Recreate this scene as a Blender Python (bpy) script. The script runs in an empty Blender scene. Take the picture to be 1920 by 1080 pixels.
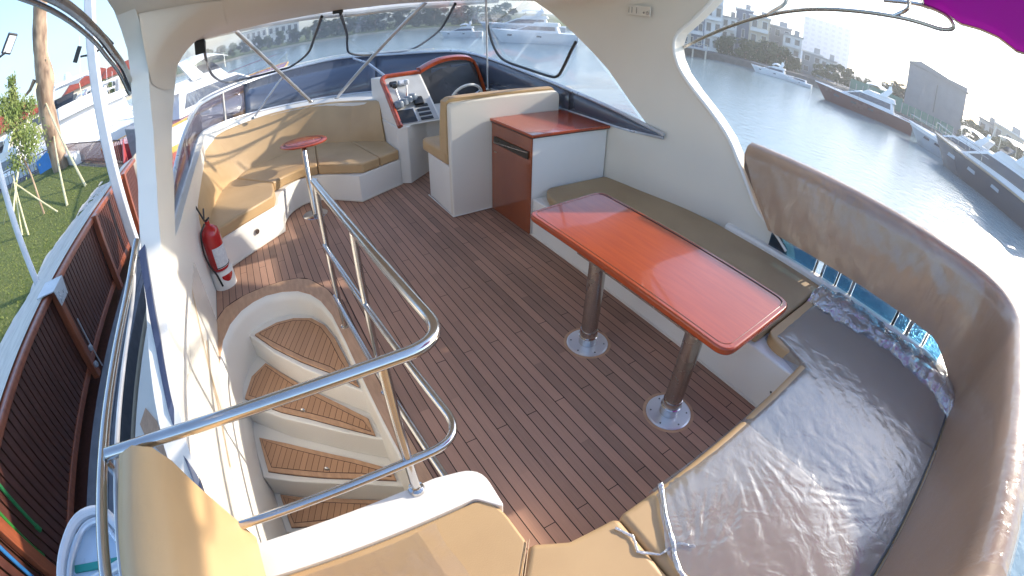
import bpy, bmesh, math, random
from mathutils import Vector, Matrix, noise
random.seed(7)
SC = bpy.context.scene
COL = SC.collection
# ------------------------------------------------------------------ camera (fisheye lens), world, sun, exposure
cam_d = bpy.data.cameras.new("camera")
cam = bpy.data.objects.new("camera", cam_d)
COL.objects.link(cam)
cam_d.type = 'PANO'
for holder in (getattr(cam_d, "cycles", None), cam_d):
    try:
        holder.panorama_type = 'FISHEYE_EQUISOLID'
        holder.fisheye_lens = 16.5
        holder.fisheye_fov = math.radians(179)
    except Exception:
        pass
cam_d.sensor_width = 36.0
cam_d.sensor_height = 20.25
cam_d.clip_start = 0.02
cam_d.clip_end = 6000
RM = Matrix(((0.8503339766733324, 0.2894713585160919, -0.4394752105793508),
             (-0.5261324888352485, 0.4847914144192427, -0.6986858297528419),
             (0.010804272624459975, 0.8253384863825497, 0.5645348975827962)))
cam.matrix_world = Matrix.Translation((0, 0, 2.2)) @ RM.to_4x4()
SC.camera = cam

SUN_AZ, SUN_EL = 97.0, 23.5          # degrees clockwise from +Y (the bow), and above the horizon
w = bpy.data.worlds.new("World")
SC.world = w
w.use_nodes = True
wn = w.node_tree
bg = wn.nodes["Background"]
sky = wn.nodes.new("ShaderNodeTexSky")
sky.sky_type = 'NISHITA'
sky.sun_disc = False
sky.sun_elevation = math.radians(SUN_EL)
sky.sun_rotation = math.radians(SUN_AZ)
sky.air_density = 1.0
sky.dust_density = 0.8
sky.ozone_density = 3.0
wn.links.new(sky.outputs[0], bg.inputs[0])
bg.inputs[1].default_value = 0.15
sd = bpy.data.lights.new("sun", 'SUN')
sd.energy = 3.0
sd.angle = math.radians(1.0)
sd.color = (1.0, 0.90, 0.76)
so = bpy.data.objects.new("sun", sd)
COL.objects.link(so)
a, e = math.radians(SUN_AZ), math.radians(SUN_EL)
sdir = Vector((math.sin(a) * math.cos(e), math.cos(a) * math.cos(e), math.sin(e)))
so.rotation_euler = sdir.to_track_quat('Z', 'Y').to_euler()
so.location = sdir * 60
SC.view_settings.view_transform = 'Standard'
SC.view_settings.look = 'None'
SC.view_settings.exposure = 1.6
SC.view_settings.gamma = 1.0
SC.cycles.max_bounces = 8
SC.cycles.transparent_max_bounces = 24
SC.cycles.use_denoising = True

# ------------------------------------------------------------------ helpers
def wm(o):
    m = o.matrix_basis.copy()
    return m if o.parent is None else wm(o.parent) @ o.matrix_parent_inverse @ m

def link(o, parent=None):
    COL.objects.link(o)
    if parent is not None:
        o.parent = parent
        o.matrix_parent_inverse = wm(parent).inverted()
    return o

def tag(o, label, cat, group=None):
    o["label"] = label
    o["category"] = cat
    if group:
        o["group"] = group
    return o

def kind(o, k):
    o["kind"] = k
    return o

def thing(name, label, cat, loc=(0, 0, 0), rz=0.0, group=None):
    o = bpy.data.objects.new(name, None)
    o.empty_display_size = 0.2
    COL.objects.link(o)
    o.location = loc
    o.rotation_euler = (0, 0, rz)
    return tag(o, label, cat, group)

class MB:
    """collects shapes, then becomes ONE mesh object"""
    def __init__(s):
        s.bm = bmesh.new()
    def face(s, pts):
        vs = [s.bm.verts.new(p) for p in pts]
        try:
            return s.bm.faces.new(vs)
        except Exception:
            return None
    def box(s, x0, x1, y0, y1, z0, z1, rz=0, c=None):
        v = []
        for z in (z0, z1):
            for (x, y) in ((x0, y0), (x1, y0), (x1, y1), (x0, y1)):
                p = Vector((x, y, z))
                if rz:
                    cc = Vector(c) if c else Vector(((x0 + x1) / 2, (y0 + y1) / 2, 0))
                    q = p - cc
                    q = Matrix.Rotation(rz, 3, 'Z') @ q
                    p = q + cc
                v.append(s.bm.verts.new(p))
        for f in ((0, 3, 2, 1), (4, 5, 6, 7), (0, 1, 5, 4), (1, 2, 6, 5), (2, 3, 7, 6), (3, 0, 4, 7)):
            s.bm.faces.new([v[i] for i in f])
        return s
    def prism(s, pts, vec):
        """closed polygon of 3D points extruded by vec"""
        vec = Vector(vec)
        a = [s.bm.verts.new(p) for p in pts]
        b = [s.bm.verts.new(Vector(p) + vec) for p in pts]
        n = len(pts)
        s.bm.faces.new(a)
        s.bm.faces.new(b[::-1])
        for i in range(n):
            s.bm.faces.new([a[i], b[i], b[(i + 1) % n], a[(i + 1) % n]])
        return s
    def hbox(s, poly, z0, z1):
        return s.prism([(p[0], p[1], z0) for p in poly], (0, 0, z1 - z0))
    def tube(s, pts, r, seg=12, closed=False, cap=True, r1=None):
        P = [Vector(p) for p in pts]
        n = len(P)
        rings = []
        up = None
        for i, p in enumerate(P):
            if closed:
                d = (P[(i + 1) % n] - P[i - 1]).normalized()
            else:
                d = (P[min(i + 1, n - 1)] - P[max(i - 1, 0)]).normalized()
            if up is None:
                up = Vector((0, 0, 1)) if abs(d.z) < 0.9 else Vector((1, 0, 0))
            u = up - d * up.dot(d)
            if u.length < 1e-4:
                u = d.orthogonal()
            u.normalize()
            up = u
            v = d.cross(u)
            rr = r if r1 is None else r + (r1 - r) * i / max(1, n - 1)
            rings.append([s.bm.verts.new(p + (u * math.cos(t) + v * math.sin(t)) * rr)
                          for t in [2 * math.pi * k / seg for k in range(seg)]])
        m = n if closed else n - 1
        for i in range(m):
            a, b = rings[i], rings[(i + 1) % n]
            for k in range(seg):
                s.bm.faces.new([a[k], a[(k + 1) % seg], b[(k + 1) % seg], b[k]])
        if cap and not closed:
            s.bm.faces.new(rings[0][::-1])
            s.bm.faces.new(rings[-1])
        return s
    def lathe(s, prof, c=(0, 0, 0), seg=28, sx=1, sy=1):
        rings = []
        for (r, z) in prof:
            if r < 1e-5:
                rings.append([s.bm.verts.new((c[0], c[1], c[2] + z))])
            else:
                rings.append([s.bm.verts.new((c[0] + r * sx * math.cos(2 * math.pi * k / seg),
                                              c[1] + r * sy * math.sin(2 * math.pi * k / seg), c[2] + z)) for k in range(seg)])
        for a, b in zip(rings, rings[1:]):
            for k in range(seg):
                k2 = (k + 1) % seg
                if len(a) == 1 and len(b) == 1:
                    continue
                if len(a) == 1:
                    s.bm.faces.new([a[0], b[k2], b[k]])
                elif len(b) == 1:
                    s.bm.faces.new([a[k], a[k2], b[0]])
                else:
                    s.bm.faces.new([a[k], a[k2], b[k2], b[k]])
        return s
    def loft(s, rows, closed=False, thick=None):
        """grid of 3D points"""
        V = [[s.bm.verts.new(p) for p in r] for r in rows]
        for i in range(len(V) - 1):
            n = len(V[i])
            for k in range(n if closed else n - 1):
                s.bm.faces.new([V[i][k], V[i][(k + 1) % n], V[i + 1][(k + 1) % n], V[i + 1][k]])
        return V
    def caps(s, V):
        for r in (V[0], V[-1][::-1]):
            try:
                s.bm.faces.new(r)
            except Exception:
                pass
    def build(s, name, mat, parent=None, smooth=False, bevel=0, segs=3, solid=0, sub=0, angle=35, rot=None, loc=None):
        bmesh.ops.recalc_face_normals(s.bm, faces=s.bm.faces[:])
        me = bpy.data.meshes.new(name)
        s.bm.to_mesh(me)
        s.bm.free()
        if isinstance(mat, (list, tuple)):
            for m in mat:
                me.materials.append(m)
        else:
            me.materials.append(mat)
        o = bpy.data.objects.new(name, me)
        link(o, parent)
        if loc:
            o.location = loc
        if smooth or bevel or sub:
            for p in me.polygons:
                p.use_smooth = True
        if solid:
            md = o.modifiers.new("solid", 'SOLIDIFY')
            md.thickness = solid
            md.offset = 0
        if bevel:
            md = o.modifiers.new("bevel", 'BEVEL')
            md.width = bevel
            md.segments = segs
            md.limit_method = 'ANGLE'
            md.angle_limit = math.radians(angle)
            md.harden_normals = True
        if sub:
            md = o.modifiers.new("sub", 'SUBSURF')
            md.levels = md.render_levels = sub
        if smooth and not bevel and not sub:
            try:
                me.set_sharp_from_angle(angle=math.radians(angle))
            except Exception:
                pass
        return o

def arc(pts, r, n=8):
    """round the corners of an open polyline"""
    P = [Vector(p) for p in pts]
    out = [P[0]]
    for i in range(1, len(P) - 1):
        a, b, c = P[i - 1], P[i], P[i + 1]
        d1, d2 = (a - b), (c - b)
        rr = min(r, d1.length * 0.48, d2.length * 0.48)
        p1, p2 = b + d1.normalized() * rr, b + d2.normalized() * rr
        for k in range(n + 1):
            t = k / n
            out.append(p1 * (1 - t) ** 2 + b * 2 * t * (1 - t) + p2 * t * t)
    out.append(P[-1])
    return out

def rpoly(poly, r, n=6):
    """round the corners of a closed 2D polygon; r a number or a list"""
    P = [Vector((p[0], p[1], 0)) for p in poly]
    N = len(P)
    out = []
    for i in range(N):
        a, b, c = P[i - 1], P[i], P[(i + 1) % N]
        q = r[i] if isinstance(r, (list, tuple)) else r
        if q <= 0:
            out.append((b.x, b.y))
            continue
        d1, d2 = a - b, c - b
        rr = min(q, d1.length * 0.48, d2.length * 0.48)
        p1, p2 = b + d1.normalized() * rr, b + d2.normalized() * rr
        for k in range(n + 1):
            t = k / n
            v = p1 * (1 - t) ** 2 + b * 2 * t * (1 - t) + p2 * t * t
            out.append((v.x, v.y))
    return out

def spline(pts, n=6):
    P = [Vector(p) for p in pts]
    Q = [P[0] * 2 - P[1]] + P + [P[-1] * 2 - P[-2]]
    out = []
    for i in range(1, len(Q) - 2):
        p0, p1, p2, p3 = Q[i - 1], Q[i], Q[i + 1], Q[i + 2]
        for k in range(n):
            t = k / n
            out.append(0.5 * ((2 * p1) + (p2 - p0) * t + (2 * p0 - 5 * p1 + 4 * p2 - p3) * t * t + (3 * p1 - p0 - 3 * p2 + p3) * t ** 3))
    out.append(P[-1])
    return out

# ------------------------------------------------------------------ materials
def newmat(name):
    m = bpy.data.materials.new(name)
    m.use_nodes = True
    return m, m.node_tree, m.node_tree.nodes["Principled BSDF"]

def setp(b, **k):
    names = dict(base="Base Color", rough="Roughness", metal="Metallic", spec="Specular IOR Level", coat="Coat Weight",
                 coatr="Coat Roughness", trans="Transmission Weight", ior="IOR", sub="Subsurface Weight", alpha="Alpha", sheen="Sheen Weight")
    for q, v in k.items():
        i = b.inputs[names[q]]
        i.default_value = (*v, 1) if q == 'base' and len(v) == 3 else v

def N(nt, t, **k):
    n = nt.nodes.new(t)
    for q, v in k.items():
        if q.startswith('i_'):
            n.inputs[q[2:].replace('_', ' ')].default_value = v
        elif q.startswith('n_'):
            n.inputs[int(q[2:])].default_value = v
        else:
            setattr(n, q, v)
    return n

def mixrgb(nt, fac, a, b, mode='MIX'):
    n = nt.nodes.new("ShaderNodeMix")
    n.data_type = 'RGBA'
    n.blend_type = mode
    for sock, val in ((n.inputs[0], fac), (n.inputs[6], a), (n.inputs[7], b)):
        if hasattr(val, 'is_linked') or hasattr(val, 'links'):
            nt.links.new(val, sock)
        else:
            sock.default_value = val if not isinstance(val, tuple) else (*val[:3], 1)
    return n.outputs[2]

def ramp(nt, src, stops):
    n = nt.nodes.new("ShaderNodeValToRGB")
    cr = n.color_ramp
    while len(cr.elements) < len(stops):
        cr.elements.new(0.5)
    for el, (p, c) in zip(cr.elements, stops):
        el.position = p
        el.color = (*c[:3], 1) if isinstance(c, (tuple, list)) else (c, c, c, 1)
    nt.links.new(src, n.inputs[0])
    return n.outputs[0]

def noisy(name, base, base2=None, scale=6.0, rough=0.5, bump=0.0, bscale=60, metal=0.0, coat=0.0, coatr=0.05, spec=0.5, detail=4, stretch=(1, 1, 1), rvar=0.08, amt=1.0):
    m, nt, b = newmat(name)
    base2 = base2 or tuple(c * 0.86 for c in base)
    tc = N(nt, "ShaderNodeTexCoord")
    mp = N(nt, "ShaderNodeMapping")
    mp.inputs['Scale'].default_value = stretch
    nt.links.new(tc.outputs['Object'], mp.inputs[0])
    nz = N(nt, "ShaderNodeTexNoise")
    nz.inputs['Scale'].default_value = scale
    nz.inputs['Detail'].default_value = detail
    nt.links.new(mp.outputs[0], nz.inputs['Vector'])
    f = ramp(nt, nz.outputs['Fac'], [(0.35, 0.0), (0.68, 1.0)])
    nt.links.new(mixrgb(nt, f, base, base2), b.inputs['Base Color'])
    setp(b, rough=rough, metal=metal, coat=coat, coatr=coatr, spec=spec)
    if rvar:
        mr = N(nt, "ShaderNodeMapRange")
        mr.inputs['To Min'].default_value = max(0.02, rough - rvar)
        mr.inputs['To Max'].default_value = rough + rvar
        nt.links.new(nz.outputs['Fac'], mr.inputs['Value'])
        nt.links.new(mr.outputs[0], b.inputs['Roughness'])
    if bump:
        n2 = N(nt, "ShaderNodeTexNoise")
        n2.inputs['Scale'].default_value = bscale
        n2.inputs['Detail'].default_value = 5
        nt.links.new(mp.outputs[0], n2.inputs['Vector'])
        bp = N(nt, "ShaderNodeBump")
        bp.inputs['Strength'].default_value = bump
        bp.inputs['Distance'].default_value = 0.01
        nt.links.new(n2.outputs['Fac'], bp.inputs['Height'])
        nt.links.new(bp.outputs[0], b.inputs['Normal'])
    return m

def math_n(nt, op, a, b=None, clamp=False):
    n = nt.nodes.new("ShaderNodeMath")
    n.operation = op
    n.use_clamp = clamp
    for i, v in enumerate((a, b)):
        if v is None:
            continue
        if hasattr(v, 'links'):
            nt.links.new(v, n.inputs[i])
        else:
            n.inputs[i].default_value = v
    return n.outputs[0]

def teak(name, c1, c2, seam, pitch=0.07, phase=0.0209, joints=True, angle=0.0, seamw=0.078, grain=1.0):
    m, nt, b = newmat(name)
    tc = N(nt, "ShaderNodeTexCoord")
    mp = N(nt, "ShaderNodeMapping")
    mp.inputs['Rotation'].default_value = (0, 0, angle)
    nt.links.new(tc.outputs['Object'], mp.inputs[0])
    sp = N(nt, "ShaderNodeSeparateXYZ")
    nt.links.new(mp.outputs[0], sp.inputs[0])
    u = math_n(nt, 'DIVIDE', math_n(nt, 'SUBTRACT', sp.outputs['X'], phase), pitch)
    idx = math_n(nt, 'FLOOR', u)
    fr = math_n(nt, 'FRACT', u)
    d = math_n(nt, 'ABSOLUTE', math_n(nt, 'SUBTRACT', fr, 0.5))
    line = math_n(nt, 'GREATER_THAN', d, 0.5 - seamw / 2)
    wn_ = N(nt, "ShaderNodeTexWhiteNoise", noise_dimensions='1D')
    nt.links.new(idx, wn_.inputs['W'])
    if joints:
        ph = math_n(nt, 'FRACT', math_n(nt, 'DIVIDE', idx, 3.0))
        v = math_n(nt, 'DIVIDE', math_n(nt, 'SUBTRACT', sp.outputs['Y'], 1.5128), 2.1)
        v = math_n(nt, 'ADD', v, ph)
        vf = math_n(nt, 'FRACT', math_n(nt, 'ADD', v, 0.5))
        dj = math_n(nt, 'ABSOLUTE', math_n(nt, 'SUBTRACT', vf, 0.5))
        jl = math_n(nt, 'LESS_THAN', dj, 0.0011)
        line = math_n(nt, 'MAXIMUM', line, jl)
        seg = math_n(nt, 'ADD', math_n(nt, 'FLOOR', math_n(nt, 'ADD', v, 0.5)), math_n(nt, 'MULTIPLY', idx, 7.13))
        wn2 = N(nt, "ShaderNodeTexWhiteNoise", noise_dimensions='1D')
        nt.links.new(seg, wn2.inputs['W'])
        rnd = wn2.outputs['Value']
    else:
        rnd = wn_.outputs['Value']
    ms = N(nt, "ShaderNodeMapping")
    ms.inputs['Scale'].default_value = (90, 3.0, 20)
    nt.links.new(mp.outputs[0], ms.inputs[0])
    nz = N(nt, "ShaderNodeTexNoise")
    nz.inputs['Scale'].default_value = 1.6
    nz.inputs['Detail'].default_value = 6
    nt.links.new(ms.outputs[0], nz.inputs['Vector'])
    n3 = N(nt, "ShaderNodeTexNoise")
    n3.inputs['Scale'].default_value = 1.7
    n3.inputs['Detail'].default_value = 5
    nt.links.new(tc.outputs['Object'], n3.inputs['Vector'])
    f = math_n(nt, 'ADD', math_n(nt, 'MULTIPLY', rnd, 0.62), math_n(nt, 'MULTIPLY', nz.outputs['Fac'], 0.5))
    f = math_n(nt, 'ADD', f, math_n(nt, 'MULTIPLY', math_n(nt, 'SUBTRACT', n3.outputs['Fac'], 0.5), 0.7), clamp=True)
    colr = mixrgb(nt, f, c1, c2)
    colr = mixrgb(nt, line, colr, seam)
    nt.links.new(colr, b.inputs['Base Color'])
    setp(b, rough=0.6, spec=0.3)
    bp = N(nt, "ShaderNodeBump")
    bp.inputs['Strength'].default_value = 0.5
    bp.inputs['Distance'].default_value = 0.004
    h = math_n(nt, 'SUBTRACT', math_n(nt, 'MULTIPLY', nz.outputs['Fac'], 0.3), line)
    nt.links.new(h, bp.inputs['Height'])
    nt.links.new(bp.outputs[0], b.inputs['Normal'])
    return m

M = {}
M['gel'] = noisy('gelcoat_cream', (0.77, 0.71, 0.61), (0.74, 0.68, 0.585), scale=1.3, rough=0.45, coat=0.0)
M['gelw'] = noisy('gelcoat_white', (0.84, 0.81, 0.745), (0.80, 0.77, 0.705), scale=1.5, rough=0.4, coat=0.1, coatr=0.2)
M['teak'] = teak('teak_deck', (0.56, 0.315, 0.215), (0.29, 0.172, 0.122), (0.010, 0.006, 0.005))
M['teak_new'] = noisy('teak_plain', (0.58, 0.345, 0.205), (0.48, 0.28, 0.165), scale=2.5, rough=0.55, stretch=(14, 3, 3), bump=0.15, bscale=18)
M['teak_step'] = teak('teak_step', (0.55, 0.315, 0.185), (0.44, 0.25, 0.145), (0.10, 0.045, 0.025), pitch=0.052, joints=False, angle=math.radians(28), seamw=0.08)
M['leather'] = noisy('tan_leather', (0.55, 0.365, 0.185), (0.49, 0.32, 0.16), scale=2.2, rough=0.42, bump=0.12, bscale=220, spec=0.45)
M['leather_dk'] = noisy('tan_leather_seam', (0.42, 0.27, 0.13), scale=4, rough=0.5)
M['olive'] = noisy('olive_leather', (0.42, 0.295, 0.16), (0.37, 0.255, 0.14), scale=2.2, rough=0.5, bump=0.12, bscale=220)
M['bolster'] = noisy('brown_bolster_vinyl', (0.46, 0.29, 0.18), (0.38, 0.235, 0.145), scale=1.3, rough=0.45, bump=0.25, bscale=16, spec=0.5, detail=7)
M['mahog'] = noisy('mahogany_gloss', (0.40, 0.062, 0.012), (0.33, 0.048, 0.011), scale=5.0, rough=0.24, coat=0.5, coatr=0.04, stretch=(9, 0.7, 1), rvar=0.05, detail=7)
M['mahog_dk'] = noisy('mahogany_dark', (0.29, 0.070, 0.022), (0.22, 0.050, 0.017), scale=2.0, rough=0.2, coat=1.0, coatr=0.04, stretch=(3, 1, 0.6), rvar=0.04)
M['groove'] = noisy('dark_groove', (0.05, 0.01, 0.006), rough=0.5)
M['steel'] = noisy('stainless', (0.62, 0.60, 0.58), (0.55, 0.53, 0.51), scale=8, rough=0.16, metal=1.0, rvar=0.05)
M['steel_dk'] = noisy('brushed_steel', (0.54, 0.51, 0.47), (0.47, 0.44, 0.41), scale=6, rough=0.26, metal=1.0)
M['alu'] = noisy('anodised_frame', (0.60, 0.62, 0.66), rough=0.3, metal=0.6)
M['plate'] = noisy('polished_plate', (0.80, 0.81, 0.83), (0.74, 0.75, 0.77), scale=5, rough=0.32, metal=0.55)
M['black'] = noisy('black_plastic', (0.02, 0.02, 0.022), rough=0.4)
M['tint'] = noisy('tinted_glass', (0.075, 0.09, 0.13), (0.068, 0.082, 0.12), scale=1.0, rough=0.22, spec=0.7, coat=0.6, coatr=0.05)
M['navy'] = noisy('navy_gelcoat', (0.03, 0.04, 0.085), rough=0.22, coat=0.5)
M['grey'] = noisy('grey_board', (0.22, 0.24, 0.27), (0.17, 0.185, 0.21), scale=5, rough=0.6, bump=0.15, bscale=20)
M['red'] = noisy('red_enamel', (0.50, 0.012, 0.012), (0.42, 0.01, 0.01), rough=0.25, coat=0.5)
M['label'] = noisy('paper_label', (0.72, 0.72, 0.72), (0.6, 0.6, 0.61), scale=40, rough=0.6)
M['white'] = noisy('white_paint', (0.62, 0.64, 0.68), (0.55, 0.57, 0.61), scale=3, rough=0.35)
M['fence'] = noisy('varnished_fence', (0.30, 0.082, 0.034), (0.20, 0.052, 0.022), scale=3, rough=0.35, coat=0.4, coatr=0.2, stretch=(6, 6, 1))
M['fence_dk'] = noisy('dark_slats', (0.10, 0.033, 0.022), (0.07, 0.023, 0.016), scale=3, rough=0.45, stretch=(6, 6, 1))
M['tarp'] = noisy('pale_tarpaulin', (0.62, 0.58, 0.52), (0.50, 0.47, 0.42), scale=3, rough=0.6, bump=0.9, bscale=5)
M['bark'] = noisy('bark', (0.46, 0.33, 0.22), (0.16, 0.10, 0.065), scale=2.6, rough=0.85, bump=0.8, bscale=14, stretch=(1, 1, 0.35))
M['bamboo'] = noisy('bamboo', (0.66, 0.60, 0.36), (0.58, 0.52, 0.30), scale=5, rough=0.5)
M['quay'] = noisy('quay_stone', (0.13, 0.12, 0.11), (0.08, 0.075, 0.07), scale=1.2, rough=0.85, bump=0.4, bscale=3)
M['sand'] = noisy('sand', (0.52, 0.44, 0.32), (0.44, 0.37, 0.27), scale=0.3, rough=0.9)
M['teal'] = noisy('teal_strap', (0.02, 0.30, 0.25), rough=0.6)
M['raft'] = noisy('raft_case', (0.50, 0.62, 0.74), (0.46, 0.58, 0.70), scale=2, rough=0.3, coat=0.2)

def clear(name, tint=(0.9, 0.95, 1.0), haze=0.06, gloss=0.10, rough=0.08, bump=0.0, bscale=2.0, hazecol=(0.8, 0.85, 0.9), film=False, stretch=(1, 1, 1)):
    m, nt, b = newmat(name)
    nt.nodes.remove(b)
    out = nt.nodes["Material Output"]
    tr = N(nt, "ShaderNodeBsdfTransparent")
    tr.inputs[0].default_value = (*tint, 1)
    df = N(nt, "ShaderNodeBsdfDiffuse")
    df.inputs[0].default_value = (*hazecol, 1)
    tl = N(nt, "ShaderNodeBsdfTranslucent")
    tl.inputs[0].default_value = (*hazecol, 1)
    dm = N(nt, "ShaderNodeMixShader")
    dm.inputs[0].default_value = 0.4
    nt.links.new(df.outputs[0], dm.inputs[1])
    nt.links.new(tl.outputs[0], dm.inputs[2])
    gl = N(nt, "ShaderNodeBsdfGlossy")
    gl.inputs['Roughness'].default_value = rough
    gl.inputs[0].default_value = (1, 1, 1, 1)
    m1 = N(nt, "ShaderNodeMixShader")
    m1.inputs[0].default_value = haze
    nt.links.new(tr.outputs[0], m1.inputs[1])
    nt.links.new(dm.outputs[0], m1.inputs[2])
    lw = N(nt, "ShaderNodeLayerWeight")
    lw.inputs[0].default_value = 0.35
    g = math_n(nt, 'ADD', math_n(nt, 'MULTIPLY', lw.outputs['Fresnel'], 0.6 if film else 0.25), gloss, clamp=True)
    m2 = N(nt, "ShaderNodeMixShader")
    nt.links.new(g, m2.inputs[0])
    nt.links.new(m1.outputs[0], m2.inputs[1])
    nt.links.new(gl.outputs[0], m2.inputs[2])
    nt.links.new(m2.outputs[0], out.inputs[0])
    if bump:
        tc = N(nt, "ShaderNodeTexCoord")
        mp = N(nt, "ShaderNodeMapping")
        mp.inputs['Scale'].default_value = stretch
        nt.links.new(tc.outputs['Object'], mp.inputs[0])
        nz = N(nt, "ShaderNodeTexNoise")
        nz.inputs['Scale'].default_value = bscale
        nz.inputs['Detail'].default_value = 4
        nz.inputs['Distortion'].default_value = 0.6
        nt.links.new(mp.outputs[0], nz.inputs['Vector'])
        bp = N(nt, "ShaderNodeBump")
        bp.inputs['Strength'].default_value = bump
        bp.inputs['Distance'].default_value = 0.02
        nt.links.new(nz.outputs['Fac'], bp.inputs['Height'])
        nt.links.new(bp.outputs[0], gl.inputs['Normal'])
        nt.links.new(bp.outputs[0], df.inputs['Normal'])
        if film:
            hz = ramp(nt, nz.outputs['Fac'], [(0.3, max(0, haze - 0.18)), (0.75, min(1, haze + 0.2))])
            nt.links.new(hz, m1.inputs[0])
    return m

M['vinyl'] = clear('clear_vinyl', tint=(0.93, 0.96, 0.99), haze=0.05, gloss=0.025, rough=0.12, bump=0.25, bscale=1.5, hazecol=(0.62, 0.75, 0.88))
M['pane'] = clear('smoke_pane', tint=(0.40, 0.38, 0.42), haze=0.10, gloss=0.10, rough=0.05, hazecol=(0.3, 0.33, 0.4))
M['film'] = clear('plastic_film', tint=(0.90, 0.93, 0.96), haze=0.38, gloss=0.14, rough=0.20, bump=0.35, bscale=9.0, hazecol=(0.42, 0.48, 0.52), film=False, stretch=(1.0, 1.0, 1.0))
M['film_thin'] = clear('plastic_film_thin', tint=(0.96, 0.96, 0.96), haze=0.05, gloss=0.05, rough=0.2, bump=0.5, bscale=9.0, hazecol=(0.85, 0.8, 0.72), film=False)
M['wallfilm'] = clear('wall_film', tint=(0.99, 0.99, 0.98), haze=0.02, gloss=0.01, rough=0.3, bump=0.1, bscale=3.0, hazecol=(0.85, 0.84, 0.8))
M['wrap'] = clear('plastic_wrap', tint=(0.97, 0.97, 0.97), haze=0.05, gloss=0.05, rough=0.15, bump=0.6, bscale=12.0, hazecol=(0.85, 0.83, 0.8), film=False, stretch=(1.0, 1.0, 0.22))
M['slot'] = clear('blue_tinted_glass', tint=(0.20, 0.36, 0.48), haze=0.10, gloss=0.05, rough=0.06, bump=0.3, bscale=4.0, hazecol=(0.05, 0.12, 0.18))
M['foil'] = clear('plastic_crumpled', tint=(0.85, 0.88, 0.9), haze=0.36, gloss=0.30, rough=0.14, bump=1.0, bscale=14.0, hazecol=(0.75, 0.78, 0.8), film=True)
#__PART2__
# ================================================================== THE YACHT: deck, stairwell
HOLE = [(-0.74, 1.06), (-0.755, 1.8), (-0.765, 2.55), (-0.755, 2.95), (-0.70, 3.28), (-0.62, 3.48), (-0.50, 3.63), (-0.37, 3.71), (-0.24, 3.745),
        (-0.08, 3.72), (0.06, 3.65), (0.16, 3.53), (0.225, 3.38), (0.27, 3.14), (0.285, 2.76), (0.285, 2.14), (0.28, 1.06)]
def ring_offset(poly, d):
    out = []
    n = len(poly)
    for i in range(n):
        a, b, c = Vector(poly[i - 1]), Vector(poly[i]), Vector(poly[(i + 1) % n])
        t = ((b - a).normalized() + (c - b).normalized())
        t = t.normalized() if t.length > 1e-6 else (c - b).normalized()
        nrm = Vector((t.y, -t.x))
        out.append((b + nrm * d).to_tuple())
    return out
def plate_with_hole(outer, hole, z0, z1):
    mb = MB()
    bm = mb.bm
    def loop(poly, z):
        vs = [bm.verts.new((p[0], p[1], z)) for p in poly]
        return vs, [bm.edges.new((vs[i], vs[(i + 1) % len(vs)])) for i in range(len(vs))]
    for z in (z1,):
        v1, e1 = loop(outer, z)
        v2, e2 = loop(hole, z)
        bmesh.ops.triangle_fill(bm, use_beauty=True, edges=e1 + e2)
        for vs, poly in ((v1, outer), (v2, hole)):
            lo = [bm.verts.new((p[0], p[1], z0)) for p in poly]
            for i in range(len(vs)):
                k = (i + 1) % len(vs)
                bm.faces.new([vs[i], vs[k], lo[k], lo[i]])
    return mb
deck = plate_with_hole([(-0.98, -1.0), (3.9, -1.0), (3.9, 7.6), (-0.98, 7.6)], HOLE, -0.06, 0.0).build("deck", M['teak'])
kind(deck, "structure")
# plain teak margin laid round the stairwell
HOLE_C = HOLE[1:]
outer_m = [(-0.80, 1.8), (-0.80, 2.6), (-0.80, 3.30), (-0.80, 3.52), (-0.66, 3.76), (-0.45, 3.87), (-0.24, 3.90), (-0.04, 3.90), (0.10, 3.86), (0.20, 3.78),
           (0.32, 3.52), (0.355, 3.30), (0.37, 3.0), (0.375, 2.2), (0.375, 1.06)]
mb = MB()
hp = [HOLE_C[0], HOLE_C[1], HOLE_C[2], HOLE_C[3], HOLE_C[4], HOLE_C[5], HOLE_C[6], HOLE_C[7], HOLE_C[8], HOLE_C[9], HOLE_C[10], HOLE_C[11], HOLE_C[12], HOLE_C[13], HOLE_C[15]]
for i in range(len(hp) - 1):
    a, b, c, d = hp[i], hp[i + 1], outer_m[i + 1], outer_m[i]
    mb.face([(a[0], a[1], 0.004), (b[0], b[1], 0.004), (c[0], c[1], 0.004), (d[0], d[1], 0.004)])
mb.build("deck_margin", M['teak_new'], deck, solid=0.006)
mb = MB()                                       # dark caulk line around the margin
om = [(p[0], p[1], 0.0045) for p in outer_m[3:]]
mb.tube(spline(om, 3), 0.0035, 6)
mb.build("caulk_line", M['groove'], deck)
mb = MB()
mb.tube([(0.40, 3.3, 0.004), (0.405, 1.06, 0.004)], 0.004, 6)
mb.build("caulk_line", M['groove'], deck)
mb = MB()
mb.tube([(0.435, 3.5, 0.004), (0.44, 1.06, 0.004)], 0.003, 6)
mb.build("caulk_line", M['groove'], deck)

st = thing("staircase", "curved white stairwell with orange teak treads winding down beside the port wall", "staircase", (-0.25, 2.4, -1.6))
mb = MB()                                       # liner
rows = [[(p[0], p[1], z) for p in HOLE] for z in (0.001, -0.1, -0.4, -1.0, -1.9)]
mb.loft(rows)
mb.build("stairwell_liner", M['gelw'], st, smooth=True, solid=0.02, angle=50)
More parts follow.
